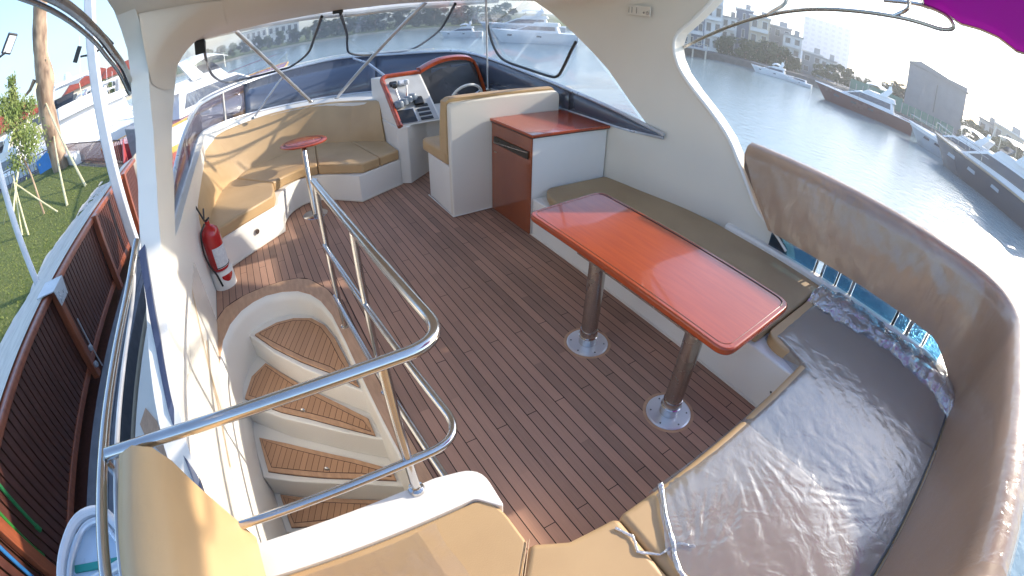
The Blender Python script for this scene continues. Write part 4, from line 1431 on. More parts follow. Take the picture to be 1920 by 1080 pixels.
nt_.links.new(tl_.outputs[0], mx_.inputs[2])
nt_.links.new(mx_.outputs[0], nt_.nodes["Material Output"].inputs[0])
mb.build("canopy", m_, aw, smooth=True, solid=0.004)
mb = MB()
mb.tube([(3.65, 0.60 - 1.9 * i / 12, 2.885 + 0.02 * math.sin(i * 2.2)) for i in range(13)], 0.016, 8)
mb.build("canopy_tube", M['steel_dk'], aw, smooth=True)
mb = MB()
mb.tube([(1.75 + 1.9 * k / 14, 0.60, 2.90 + 0.22 * (1 - ((1.75 + 1.9 * k / 14 - 1.45) / 2.2) ** 2)) for k in range(15)], 0.016, 8)
mb.build("canopy_tube", M['steel_dk'], aw, smooth=True)

# ---- life raft case hung outside the port rail
lr = thing("life_raft", "pale blue life raft case with steel straps hung outside the port rail", "life raft", (-1.3, 0.6, 0.4))
mb = MB()
rp = rpoly([(-1.52, -0.4), (-1.06, -0.4), (-1.06, 1.18), (-1.22, 1.26), (-1.44, 1.20), (-1.52, 1.05)], [0.05, 0.05, 0.08, 0.10, 0.12, 0.10], 6)
mb.hbox(rp, 0.30, 0.76)
lb = mb.build("case", M['raft'], lr, bevel=0.04, segs=4)
for d_, r_ in ((0.0, 0.026), (0.055, 0.016)):
    mb = MB()
    mb.tube(arc([(-1.49 + d_, -0.4, 0.80), (-1.49 + d_, 1.02 - d_, 0.80), (-1.38 + d_, 1.22 - d_, 0.80), (-1.20, 1.24 - d_, 0.80), (-1.08 - 0.4 * d_, 1.10 - d_, 0.80)], 0.12, 6), r_, 10)
    mb.build("bumper", M['white'] if d_ == 0 else M['alu'], lr, smooth=True)
mb = MB()
mb.box(-1.42, -1.04, 0.96, 0.995, 0.762, 0.772)
mb.build("strap", M['teal'], lr)
mb = MB()
mb.tube([(-0.90, 0.93, 0.87), (-1.44, 0.84, 0.80)], 0.022, 12)
mb.build("bracket", M['alu'], lr, smooth=True)
mb = MB()
mb.tube(spline([(-1.46, 0.84, 0.80), (-1.62, 0.84, 0.80), (-1.72, 0.80, 0.74), (-1.74, 0.70, 0.66), (-1.68, 0.55, 0.60)], 5), 0.022, 12)
mb.build("bracket", M['steel'], lr, smooth=True)
#__PART4__
# ================================================================== SURROUNDINGS
ZW, ZQ = -3.5, -1.15                               # water level, quay level
def pol(az, d, z=0.0):
    a_ = math.radians(az)
    return Vector((math.sin(a_) * d, math.cos(a_) * d, z))
# ---- water
def watermat():
    m, nt, b = newmat('harbour_water')
    tc = N(nt, "ShaderNodeTexCoord")
    n1 = N(nt, "ShaderNodeTexNoise")
    n1.inputs['Scale'].default_value = 1.5
    n1.inputs['Detail'].default_value = 6
    n1.inputs['Roughness'].default_value = 0.62
    nt.links.new(tc.outputs['Object'], n1.inputs['Vector'])
    n2 = N(nt, "ShaderNodeTexNoise")
    n2.inputs['Scale'].default_value = 0.03
    n2.inputs['Detail'].default_value = 3
    nt.links.new(tc.outputs['Object'], n2.inputs['Vector'])
    nt.links.new(mixrgb(nt, n2.outputs['Fac'], (0.19, 0.265, 0.285), (0.235, 0.31, 0.33)), b.inputs['Base Color'])
    setp(b, rough=0.12, spec=0.45)
    bp = N(nt, "ShaderNodeBump")
    bp.inputs['Strength'].default_value = 0.5
    bp.inputs['Distance'].default_value = 0.14
    nt.links.new(n1.outputs['Fac'], bp.inputs['Height'])
    nt.links.new(bp.outputs[0], b.inputs['Normal'])
    return m
mb = MB()
R_ = 2600
mb.face([(-R_, -R_, ZW), (R_, -R_, ZW), (R_, R_, ZW), (-R_, R_, ZW)])
kind(mb.build("water", watermat()), "structure")
# ---- land
def grassmat():
    m, nt, b = newmat('lawn_grass')
    tc = N(nt, "ShaderNodeTexCoord")
    n1 = N(nt, "ShaderNodeTexNoise")
    n1.inputs['Scale'].default_value = 9
    n1.inputs['Detail'].default_value = 8
    n1.inputs['Roughness'].default_value = 0.75
    nt.links.new(tc.outputs['Object'], n1.inputs['Vector'])
    n2 = N(nt, "ShaderNodeTexNoise")
    n2.inputs['Scale'].default_value = 0.8
    n2.inputs['Detail'].default_value = 5
    nt.links.new(tc.outputs['Object'], n2.inputs['Vector'])
    c1 = ramp(nt, n1.outputs['Fac'], [(0.3, (0.03, 0.055, 0.012)), (0.5, (0.10, 0.14, 0.03)), (0.7, (0.28, 0.27, 0.10))])
    nt.links.new(mixrgb(nt, math_n(nt, 'MULTIPLY', n2.outputs['Fac'], 0.6), c1, (0.17, 0.17, 0.07)), b.inputs['Base Color'])
    setp(b, rough=0.9, spec=0.1)
    bp = N(nt, "ShaderNodeBump")
    bp.inputs['Strength'].default_value = 1.0
    bp.inputs['Distance'].default_value = 0.06
    nt.links.new(n1.outputs['Fac'], bp.inputs['Height'])
    nt.links.new(bp.outputs[0], b.inputs['Normal'])
    return m
GR = grassmat()
PAV = noisy('paving', (0.40, 0.36, 0.32), (0.32, 0.29, 0.26), scale=1.2, rough=0.85)
mb = MB()
quay_poly = [(-3.95, -12), (-3.95, 13.0), (-5.3, 18.6), (-8.0, 23.0), (-14.5, 31.5), (-22, 33), (-60, 40), (-60, -12)]
mb.hbox(quay_poly, ZW - 0.5, ZQ)
kind(mb.build("quay", M['quay']), "structure")
mb = MB()
mb.hbox([(-4.0, -11.9), (-4.0, 13.0), (-5.6, 18.2), (-8.2, 21.6), (-14.2, 29.6), (-22, 31.5), (-59, 38), (-59, -11.9)], ZQ, ZQ + 0.012)
lawn = kind(mb.build("lawn", GR), "structure")
# grass tufts on the near lawn (uncountable)
mb = MB()
rg = random.Random(3)
for k in range(15000):
    y = 3.5 + 25 * rg.random() ** 1.5
    x = -4.3 - (1.5 + 0.55 * y) * rg.random()
    if x > -4.0 - max(0, (y - 13)) * 0.42:
        continue
    hh, ww = 0.03 + 0.05 * rg.random(), 0.012 + 0.012 * rg.random()
    t = rg.random() * 6.28
    dx, dy = math.cos(t) * ww, math.sin(t) * ww
    lx, ly = (rg.random() - 0.5) * 0.05, (rg.random() - 0.5) * 0.05
    mb.face([(x - dx, y - dy, ZQ + 0.01), (x + dx, y + dy, ZQ + 0.01), (x + lx, y + ly, ZQ + hh)])
kind(mb.build("grass", noisy('grass_blades', (0.12, 0.17, 0.03), (0.20, 0.22, 0.06), scale=3, rough=0.8)), "stuff")
mb = MB()
mb.hbox([(-59, 4.0), (-12.5, 15.6), (-13.3, 16.8), (-59, 6.5)], ZQ + 0.016, ZQ + 0.024)
kind(mb.build("path", PAV), "structure")
# far shores
mb = MB()
def arcland(az0, az1, d0, d1, z, zb=ZW - 0.5, n=24, wob=0.0, seed=1):
    poly = []
    for k in range(n + 1):
        a_ = az0 + (az1 - az0) * k / n
        p = pol(a_, d0(a_) if callable(d0) else d0)
        poly.append((p.x, p.y))
    for k in range(n + 1):
        a_ = az1 - (az1 - az0) * k / n
        p = pol(a_, d1)
        poly.append((p.x, p.y))
    return poly
farA = arcland(-70, 41, lambda a_: 168 - 0.10 * max(0, a_) * 6 if a_ > -12 else 168 - (-(a_ + 12)) * 1.5, 900, 0)
mb.hbox(farA, ZW - 0.3, ZW + 0.7)
kind(mb.build("far_shore", M['sand']), "structure")
farB = arcland(41.001, 110, lambda a_: 92 + 0.0 * a_ if a_ < 66 else 92 - (a_ - 66) * 0.35, 900, 0)
mb = MB()
mb.hbox(farB, ZW - 0.3, ZW + 1.35)
kind(mb.build("far_quay", M['quay']), "structure")
mb = MB()
mb.hbox([(p[0] * 1.004, p[1] * 1.004) for p in farA], ZW + 0.71, ZW + 0.9)
kind(mb.build("shore_ground", GR), "structure")

# ---- trees
def leafmat(name, c1, c2):
    m, nt, b = newmat(name)
    oi = N(nt, "ShaderNodeTexCoord")
    nz = N(nt, "ShaderNodeTexNoise")
    nz.inputs['Scale'].default_value = 1.1
    nz.inputs['Detail'].default_value = 3
    nt.links.new(oi.outputs['Object'], nz.inputs['Vector'])
    f = ramp(nt, nz.outputs['Fac'], [(0.35, 0.0), (0.65, 1.0)])
    nt.links.new(mixrgb(nt, f, c1, c2), b.inputs['Base Color'])
    setp(b, rough=0.65, spec=0.25)
    return m
LF = [leafmat('leaf_dark', (0.035, 0.060, 0.022), (0.07, 0.10, 0.035)), leafmat('leaf_mid', (0.06, 0.09, 0.03), (0.11, 0.14, 0.045)), leafmat('leaf_light', (0.10, 0.15, 0.03), (0.24, 0.28, 0.08))]
def make_tree(h, rad, seed, leaf, nleaf=900, lsize=0.30, trunk_r=0.16, base=0.25, squash=0.8):
    rg = random.Random(seed)
    root = thing("tree", "tree", "tree")
    mb = MB()
    top = Vector((rg.uniform(-.3, .3), rg.uniform(-.3, .3), h * 0.7))
    mb.tube(spline([(0, 0, -0.1), (rg.uniform(-.1, .1), rg.uniform(-.1, .1), h * 0.3), top], 4), trunk_r, 7, r1=trunk_r * 0.35)
    clumps = []
    for k in range(11):
        t = rg.random() * 6.28
        rr = rad * (0.25 + 0.6 * rg.random())
        z = h * (base + (0.92 - base) * rg.random())
        rr *= math.sqrt(max(0.1, 1 - ((z / h - (base + 1) / 2) / ((1 - base) / 2)) ** 2 * 0.7))
        c_ = Vector((math.cos(t) * rr, math.sin(t) * rr, z))
        clumps.append((c_, rad * (0.28 + 0.24 * rg.random())))
        mb.tube([(0, 0, h * (0.25 + 0.25 * rg.random())), c_ * 0.6 + Vector((0, 0, z * 0.35)), c_], trunk_r * 0.3, 5, r1=0.02)
    mb.build("trunk", M['bark'], root, smooth=True)
    clumps.append((Vector((0, 0, h * 0.8)), rad * 0.5))
    mb = MB()
    for k in range(nleaf):
        c_, r_ = clumps[rg.randrange(len(clumps))]
        v = Vector((rg.gauss(0, 1), rg.gauss(0, 1), rg.gauss(0, 1))).normalized() * r_ * (0.55 + 0.5 * rg.random())
        v.z *= squash
        p = c_ + v
        u = Vector((rg.gauss(0, 1), rg.gauss(0, 1), rg.gauss(0, 1))).normalized()
        w_ = u.orthogonal().normalized()
        s_ = lsize * (0.6 + 0.8 * rg.random())
        mb.face([p - u * s_, p + w_ * s_ * 0.55, p + u * s_, p - w_ * s_ * 0.55])
    mb.build("crown", leaf, root)
    return root
def copy_thing(root, loc, rz=0, sc=1.0, label=None, group=None, cat=None):
    c = root.copy()
    COL.objects.link(c)
    def rec(src, par):
        for ch in src.children:
            d = ch.copy()
            COL.objects.link(d)
            d.parent = par
            rec(ch, d)
    rec(root, c)
    c.location = loc
    c.rotation_euler = (0, 0, rz)
    c.scale = (sc, sc, sc) if not isinstance(sc, tuple) else sc
    if label:
        c["label"] = label
    if group:
        c["group"] = group
    if cat:
        c["category"] = cat
    return c
rt = random.Random(11)
protos = [make_tree(7.2, 3.4, 21, LF[0], 1500, 0.34, base=0.08), make_tree(6.6, 3.8, 22, LF[0], 1500, 0.36, base=0.05), make_tree(7.6, 3.2, 23, LF[1], 1400, 0.34, base=0.1)]
used = [False] * 3
def place_tree(i, loc, rz, sc, label, group):
    if not used[i]:
        used[i] = True
        o = protos[i]
        o.location = loc
        o.rotation_euler = (0, 0, rz)
        o.scale = (sc, sc, sc)
        tag(o, label, "tree", group)
        return o
    return copy_thing(protos[i], loc, rz, sc, label, group)
FARL = "dense dark green tree standing in the row along the sandy far shore"
k = 0
az = -4.5
while az < 31.5:
    dens = 1.0 if az > 8 else 0.75
    p = pol(az + rt.uniform(-.2, .2), 172 + rt.uniform(-2, 7) - 0.3 * max(0, az), ZW + 0.8)
    bins = ((-3.0, "dark shore tree at the left end of the row, left of the first zip"), (0.5, "dark shore tree just inside the left edge of the left zip"), (3.5, "dark shore tree beside the steel strut inside the left zip"),
            (8.5, "dark shore tree near the right edge of the left zip"), (12.5, "dark shore tree between the left and middle curtain zips"),
            (17.0, "dark shore tree in the left part of the middle curtain zip"), (21.5, "dark shore tree right of the strut inside the middle curtain zip"),
            (26.0, "dark shore tree between the middle and right curtain zips"), (29.0, "dark shore tree behind the yacht with aerials"), (99, "dark shore tree at the right end of the row behind the moored cruiser"))
    FARL = next(l_ for b_, l_ in bins if az < b_)
    place_tree(k % 3 if az < 8 else k % 2, p, rt.random() * 6.28, rt.uniform(0.85, 1.12) * (0.80 if az < 8 else 1.0), FARL, "trees along the far shore")
    az += 1.15 if az > 8 else 1.5
    k += 1
for az in (-17.6, -12.6):
    place_tree(2, pol(az, 66 + rt.uniform(-3, 3), ZQ), rt.random() * 6, 0.62, ("green garden tree left of the bright red hipped roof" if az < -15 else "green garden tree right of the bright red hipped roof"), "garden trees by the red roofs")
RL = "hazy green tree between the waterside houses across the canal"
for az, d, s_ in ((56.5, 98, .55), (57.6, 97, .6), (59.6, 97, .62), (60.9, 97, .6), (62.2, 98, .72), (63.4, 97, .66), (64.6, 97, .6), (65.6, 98, .45), (68.6, 99, .45), (69.8, 99, .5), (71.0, 99, .62), (72.2, 99, .6)):
    RL = ("hazy tree behind the dark quay wall near the tall white house" if az < 58 else "hazy tree below the slate blue and cream houses across the canal" if az < 61.5 else
          "hazy tree above the small white motor yacht across the canal" if az < 64 else "hazy tree just left of the foot of the pale tower" if az < 66 else "hazy tree in front of the foot of the pale tower" if az < 70.5 else "hazy tree at the right foot of the pale tower")
    place_tree(1 if az < 66 else 0, pol(az, d, ZW + 1.3), rt.random() * 6, s_, RL, "trees across the canal")
for az, d, s_ in ((73.5, 97, .45), (74.7, 97, .5), (75.8, 97, .42), (77.5, 102, .62), (78.3, 101, .78), (79.1, 102, .66)):
    place_tree(2 if az < 77 else 1, pol(az, d, ZW + 1.3), rt.random() * 6, s_, ("low grey green tree behind the left part of the green hoarding" if az < 77 else "taller grey green tree against the left side of the grey warehouse"), "trees behind the hoarding")
for az, d, s_ in ((88.4, 92, .66), (89.6, 92, .62), (90.8, 91, .6), (92.2, 90, .62), (93.7, 90, .66), (95.2, 88, .72), (96.6, 88, .75), (98, 88, .7)):
    place_tree(0, pol(az, d, ZW + 1.3), rt.random() * 6, s_, ("tree just right of the grey warehouse behind the moored yachts" if az < 91.5 else "tree by the small white and beige houses right of the warehouse" if az < 95 else "dark tree at the far right edge behind the moored yachts"), "trees right of the warehouse")

# ---- buildings
def wallmat(name, c):
    return noisy(name, c, tuple(v * 0.85 for v in c), scale=0.6, rough=0.8)
WB = {'white': wallmat('render_white', (0.70, 0.69, 0.67)), 'cream': wallmat('render_cream', (0.58, 0.51, 0.40)), 'blue': wallmat('render_slate', (0.16, 0.19, 0.26)), 'grey': wallmat('render_grey', (0.36, 0.36, 0.36)),
      'pale': wallmat('tower_hazed_wall', (0.55, 0.64, 0.75)), 'ware': wallmat('warehouse_sheet', (0.17, 0.19, 0.22)), 'green': wallmat('hoarding_green', (0.03, 0.17, 0.13)), 'roof': wallmat('red_tiles', (0.52, 0.10, 0.045)), 'mar': wallmat('maroon_fascia', (0.25, 0.04, 0.05))}  # the tower wall colour is paled to carry distance haze
GLP = noisy('tower_hazed_glass', (0.42, 0.51, 0.62), rough=0.3)  # tower panes, with haze painted into their pale blue
GLS = noisy('window_glass', (0.05, 0.065, 0.085), rough=0.15)
def house(az, d, wid, dep, h, mat, label, storeys=3, cols=3, roof='flat', cat="house", name="house", zb=ZW + 1.3, skew=0.0, balc=True, win=0.55):
    p = pol(az, d, zb)
    rz = -math.radians(az) + skew                     # local -Y looks at the camera
    root = thing(name, label, cat)
    mb = MB()
    mb.box(-wid / 2, wid / 2, 0, dep, 0, h)
    mb.build("wall", mat, root)
    fh = h / storeys
    cw = wid / cols
    for s_ in range(storeys):
        for c_ in range(cols):
            x = -wid / 2 + cw * (c_ + 0.5)
            w_ = cw * win
            mb = MB()
            mb.box(x - w_ / 2, x + w_ / 2, -0.08, -0.01, s_ * fh + fh * 0.25, s_ * fh + fh * 0.80)
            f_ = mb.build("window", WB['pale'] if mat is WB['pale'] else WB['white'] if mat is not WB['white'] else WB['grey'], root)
            mb = MB()
            mb.box(x - w_ / 2 + 0.1, x + w_ / 2 - 0.1, -0.10, -0.081, s_ * fh + fh * 0.25 + 0.1, s_ * fh + fh * 0.80 - 0.1)
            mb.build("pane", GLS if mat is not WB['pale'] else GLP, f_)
        if balc and s_ > 0:
            mb = MB()
            z_ = s_ * fh
            mb.prism([(-wid / 2 + 0.3, y_, z_ + q_) for y_, q_ in ((-0.11, -0.05), (-1.0, -0.05), (-1.0, 0.7), (-0.94, 0.7), (-0.94, 0.1), (-0.11, 0.1))], (wid - 0.6, 0, 0))
            mb.build("balcony", WB['white'], root)
    if roof == 'flat':
        mb = MB()
        mb.box(-wid / 2 - 0.25, wid / 2 + 0.25, -0.3, dep + 0.2, h + 0.001, h + 0.35)
        mb.build("roof", WB['grey'] if mat is WB['white'] else WB['white'], root)
        mb = MB()
        mb.box(wid * 0.05, wid * 0.35, dep * 0.3, dep * 0.7, h + 0.351, h + 1.6)
        mb.build("roof_room", WB['grey'], root)
    elif roof == 'gable':
        mb = MB()
        mb.prism([(-wid / 2 - 0.5, -0.5, h), (wid / 2 + 0.5, -0.5, h), (wid * 0.28, dep / 2, h + wid * 0.22), (-wid * 0.28, dep / 2, h + wid * 0.22)], (0, 0.02, -0.02))
        mb.face([(-wid / 2 - 0.5, -0.5, h), (wid / 2 + 0.5, -0.5, h), (wid * 0.28, dep / 2, h + wid * 0.22), (-wid * 0.28, dep / 2, h + wid * 0.22)])
        mb.face([(-wid / 2 - 0.5, dep + 0.5, h), (wid / 2 + 0.5, dep + 0.5, h), (wid * 0.28, dep / 2, h + wid * 0.22), (-wid * 0.28, dep / 2, h + wid * 0.22)])
        mb.face([(-wid / 2 - 0.5, -0.5, h), (-wid / 2 - 0.5, dep + 0.5, h), (-wid * 0.28, dep / 2, h + wid * 0.22)])
        mb.face([(wid / 2 + 0.5, -0.5, h), (wid / 2 + 0.5, dep + 0.5, h), (wid * 0.28, dep / 2, h + wid * 0.22)])
        mb.build("roof", WB['roof'], root)
    elif roof == 'shed':
        mb = MB()
        mb.prism([(-wid / 2 - 0.3, -0.4, h), (-wid / 2 + wid * 0.18, -0.4, h + 0.9), (wid / 2 + 0.4, -0.4, h - 0.7), (wid / 2 + 0.4, -0.4, h - 0.95)], (0, dep + 0.8, 0))
        mb.build("roof", WB['ware'], root)
    root.location = p
    root.rotation_euler = (0, 0, rz)
    return root
house(51.4, 97, 5.0, 9, 8.5, WB['cream'], "cream house at the far left of the row, built on stilts over the water", 3, 2)
house(53.4, 98, 3.6, 9, 9.2, WB['blue'], "slate blue narrow house between the stilted house and a tall white one", 3, 2)
house(55.4, 98, 3.6, 9, 13.5, WB['white'], "tallest white house at the left end of the canal row", 4, 2)
house(57.3, 101, 3.2, 9, 8.0, WB['white'], "white balconied house set back left of the slate blue gable", 3, 2)
house(59.0, 103, 3.6, 9, 10.5, WB['blue'], "slate blue windowless looking house beside the cream balconied one", 3, 1, balc=False, win=0.2)
house(60.9, 102, 4.4, 9, 9.6, WB['cream'], "cream house with stacked white balconies above the white motor yacht", 3, 2)
house(63.1, 112, 6.5, 9, 9.0, WB['grey'], "pale grey low house behind the trees left of the tower", 3, 3, balc=False)
house(65.0, 104, 4.2, 9, 7.4, WB['white'], "white cube house standing just left of the hazy tower foot", 3, 2)
house(67.6, 106, 4.6, 9, 4.8, WB['grey'], "small grey house in front of the foot of the tower", 2, 2, balc=False)
house(69.6, 106, 3.6, 9, 4.4, WB['white'], "small white house right of the small grey one below the tower", 2, 2, balc=False)
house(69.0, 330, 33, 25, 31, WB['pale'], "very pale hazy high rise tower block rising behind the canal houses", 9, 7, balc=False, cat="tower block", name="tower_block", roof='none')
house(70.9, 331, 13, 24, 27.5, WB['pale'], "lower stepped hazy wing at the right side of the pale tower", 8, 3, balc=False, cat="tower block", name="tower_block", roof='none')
house(83.4, 92, 12.4, 14, 9.9, WB['ware'], "big windowless grey warehouse with a sloping roof behind the moored yachts", 1, 1, balc=False, cat="warehouse", name="warehouse", roof='shed', win=0.001)
house(90.6, 104, 4.5, 7, 6.0, WB['white'], "small white house peeping over trees right of the warehouse", 2, 2, balc=False)
house(93.6, 100, 7.5, 8, 6.6, WB['cream'], "beige house over the trees at the far right edge", 2, 3, balc=False)
# stilts under the waterside terrace
tr = thing("stilt_terrace", "wooden terrace on stilts over the water at the left end of the canal", "terrace")
mb = MB(); mb.box(-4, 4, -3.5, 1.5, 1.6, 1.85); mb.build("platform", WB['grey'], tr)
for x in (-3.7, -1.2, 1.3, 3.7):
    mb = MB(); mb.box(x - 0.15, x + 0.15, -3.4, -3.1, -0.5, 1.6); mb.build("stilt", WB['cream'], tr)
mb = MB()
for x in [-3.9 + 0.78 * k for k in range(11)]:
    mb.box(x - 0.04, x + 0.04, -3.45, -3.37, 1.85, 2.75)
mb.box(-4, 4, -3.45, -3.37, 2.75, 2.85)
mb.build("railing", WB['cream'], tr)
tr.location = pol(52.4, 91.5, ZW); tr.rotation_euler = (0, 0, -math.radians(52.4))
# green hoarding
for (a0, a1, nm) in ((72.6, 79.4, "long dark green hoarding running along the quay behind the red yacht"), (79.45, 86.4, "dark green hoarding in front of the grey warehouse")):
    g = thing("hoarding", nm, "hoarding", group="green hoardings on the quay")
    mb = MB()
    p0, p1 = pol(a0, 90.6 if a0 < 79 else 88.7), pol(a1, 88.8 if a0 < 79 else 86.5)
    dv = (p1 - p0)
    n_ = Vector((-dv.y, dv.x, 0)).normalized() * 0.1
    mb.hbox([(p0.x, p0.y), (p1.x, p1.y), (p1.x + n_.x, p1.y + n_.y), (p0.x + n_.x, p0.y + n_.y)], ZW + 1.35, ZW + (3.9 if a0 < 79 else 3.3))
    mb.build("panel", WB['green'], g)
    for q in range(9):
        mb = MB()
        c_ = p0.lerp(p1, q / 8) - n_ * 0.8
        mb.box(c_.x - 0.06, c_.x + 0.06, c_.y - 0.06, c_.y + 0.06, ZW + 1.35, ZW + 3.3)
        mb.build("batten", WB['grey'], g)
# houses with red roofs, port side
house(-19.2, 78, 9, 9, 5.0, WB['cream'], "cream house with maroon roofline left of the red hipped roof", 2, 4, roof='gable', zb=ZQ, balc=False, skew=0.15)
house(-14.9, 76, 7.5, 8, 4.6, WB['cream'], "cream house with a bright red hipped tile roof", 2, 3, roof='gable', zb=ZQ, balc=False, skew=0.2)
house(-30.6, 60, 10, 9, 4.2, WB['cream'], "house with brownish red roof at the left edge behind the leafy sapling", 2, 4, roof='gable', zb=ZQ, balc=False)
for az, w_ in ((1.2, 12), (4.8, 14), (14.8, 9)):
    house(az, 215, w_, 9, 8.5 if az < 10 else 9.6, WB['white'], {1.2: "low white building behind the left end of the far tree row", 4.8: "long low white building behind gaps in the far tree row", 14.8: "white block behind the densest middle part of the far tree row"}[az], 2, 5, balc=False, zb=ZW + 0.9)
#__PART5__
# ---- boats
BW = noisy('boat_white', (0.78, 0.79, 0.80), (0.73, 0.74, 0.76), scale=0.4, rough=0.25, coat=0.3)
BG = noisy('boat_grey', (0.36, 0.42, 0.48), (0.32, 0.37, 0.43), scale=0.4, rough=0.3)
BR = noisy('boat_red', (0.42, 0.012, 0.03), (0.36, 0.01, 0.025), scale=0.4, rough=0.25, coat=0.3)
BN = noisy('boat_navy', (0.022, 0.035, 0.07), (0.02, 0.03, 0.06), scale=0.4, rough=0.2, coat=0.4)
BT = noisy('boat_tan', (0.42, 0.30, 0.19), rough=0.4)
BM = noisy('boat_maroon', (0.085, 0.010, 0.022), (0.07, 0.009, 0.02), scale=0.4, rough=0.25, coat=0.3)
BY = noisy('boat_yellow', (0.75, 0.42, 0.05), (0.7, 0.38, 0.04), scale=0.4, rough=0.3)
def yacht(L, B, H, hull, label, stripe=None, upper=None, rub=None, decks=2, bimini=True, name="motor_yacht", cat="yacht", nwin=4, low=False, arch=True, group=None, wl=None):
    """bow towards +X, keel at the origin, waterline at z=0"""
    root = thing(name, label, cat, group=group)
    def sect(f, k):                                   # f 0 stern..1 bow
        b_ = B / 2 * (1 if f < 0.55 else max(0.02, 1 - ((f - 0.55) / 0.45) ** 2.2))
        sheer = H * (1 + 0.28 * f ** 2)
        x = -L / 2 + L * f
        return x, b_, sheer
    mb = MB()
    rows = []
    nst = 22
    for i in range(nst + 1):
        f = i / nst
        x, b_, sh = sect(f, 0)
        xo = x + (0.0 if f < 0.9 else 0)
        rake = lambda z: -(1 - z / sh) * 0.12 * L * max(0, f - 0.6) / 0.4
        rows.append([(xo + rake(-0.3), 0, -0.35), (xo + rake(0), -b_ * 0.72, -0.05), (xo + rake(sh * .5), -b_ * 0.93, sh * 0.5), (xo, -b_, sh), (xo, -b_ * 0.94, sh + 0.01), (xo, 0, sh + 0.04),
                     (xo, b_ * 0.94, sh + 0.01), (xo, b_, sh), (xo + rake(sh * .5), b_ * 0.93, sh * 0.5), (xo + rake(0), b_ * 0.72, -0.05)])
    V = mb.loft(rows, closed=True)
    mb.caps(V)
    hl = mb.build("hull", hull, root, smooth=True, angle=40)
    mb = MB()                                         # rubbing strake / stripe
    for sgn in (-1, 1):
        pts = []
        for i in range(nst + 1):
            f = i / nst
            x, b_, sh = sect(f, 0)
            pts.append((x, sgn * (b_ + 0.015), sh - 0.03))
        mb.tube(pts, 0.055 * (L / 12), 6)
    mb.build("rub_rail", rub or stripe or BW, hl, smooth=True)
    if stripe:
        mb = MB()
        for sgn in (-1, 1):
            rws = []
            for i in range(nst + 1):
                f = i / nst
                x, b_, sh = sect(f, 0)
                rk = -(1 - 0.84) * 0.12 * L * max(0, f - 0.6) / 0.4
                rws.append([(x + rk * (2.4 if upper else 1), sgn * (b_ * (0.945 if upper else 0.985) + 0.034), sh * (0.56 if upper else 0.80)), (x + rk * (1.8 if upper else .3), sgn * (b_ * (0.955 if upper else 1.0) + 0.034), sh * (0.66 if upper else 0.95))])
            mb.loft(rws)
        mb.build("stripe", stripe, hl)
    if upper:
        mb = MB()
        for sgn in (-1, 1):
            rws = []
            for i in range(nst + 1):
                f = i / nst
                x, b_, sh = sect(f, 0)
                rws.append([(x - 0.30 * 0.12 * L * max(0, f - 0.6) / 0.4, sgn * (b_ * 0.955 + 0.03), sh * 0.66), (x, sgn * (b_ + 0.03), sh * 0.995)])
            mb.loft(rws)
        mb.build("upper_hull", upper, hl)
    for k in range(nwin):
        f = 0.42 + 0.34 * k / max(1, nwin - 1)
        x, b_, sh = sect(f, 0)
        for sgn in (-1, 1):
            mb = MB()
            mb.prism([(x - 0.028 * L, sgn * (b_ * 0.93 + 0.05), sh * 0.55), (x + 0.028 * L, sgn * (b_ * 0.93 + 0.05), sh * 0.58), (x + 0.02 * L, sgn * (b_ * 0.96 + 0.05), sh * 0.72), (x - 0.03 * L, sgn * (b_ * 0.96 + 0.05), sh * 0.69)], (0, sgn * 0.02, 0))
            mb.build("porthole", BN if hull is not BN else BG, hl)
    sh0 = H * 1.03
    # deckhouse
    def house_(x0, x1, x2, x3, z0, z1, b0, b1, nm, mat):
        m_ = MB()
        rws = [[(x0, -b0, z0), (x0, b0, z0)], ]
        v = [(x0, -b0, z0), (x3, -b0 * 0.62, z0), (x3, b0 * 0.62, z0), (x0, b0, z0)]
        t = [(x1, -b1, z1), (x2, -b1 * 0.75, z1), (x2, b1 * 0.75, z1), (x1, b1, z1)]
        m_.loft([v, t], closed=True)
        m_.face(t)
        return m_.build(nm, mat, root, bevel=0.06 * L / 12, segs=2, angle=25), v, t
    hh = 0.085 * L
    hs_, v, t = house_(-0.30 * L, -0.27 * L, 0.06 * L, 0.26 * L, sh0, sh0 + hh, B * 0.40, B * 0.34, "cabin", BW)
    mb = MB()                                         # wrap window band
    def band(v, t, f0, f1, off):
        out = []
        for i in range(4):
            a_, b_ = Vector(v[i]), Vector(t[i])
            out.append((a_.lerp(b_, f0), a_.lerp(b_, f1)))
        for i in (0, 1, 2):
            p, q = out[i], out[i + 1]
            e_ = (q[0] - p[0])
            nn = Vector((e_.y, -e_.x, 0)).normalized() * off
            s0, s1 = 0.06, 0.94
            mb.prism([p[0].lerp(q[0], s0) + nn, p[0].lerp(q[0], s1) + nn, p[1].lerp(q[1], s1) + nn, p[1].lerp(q[1], s0 + 0.05) + nn], nn)
    band(v, t, 0.30, 0.86, 0.03)
    mb.build("cabin_window", BN, hs_)
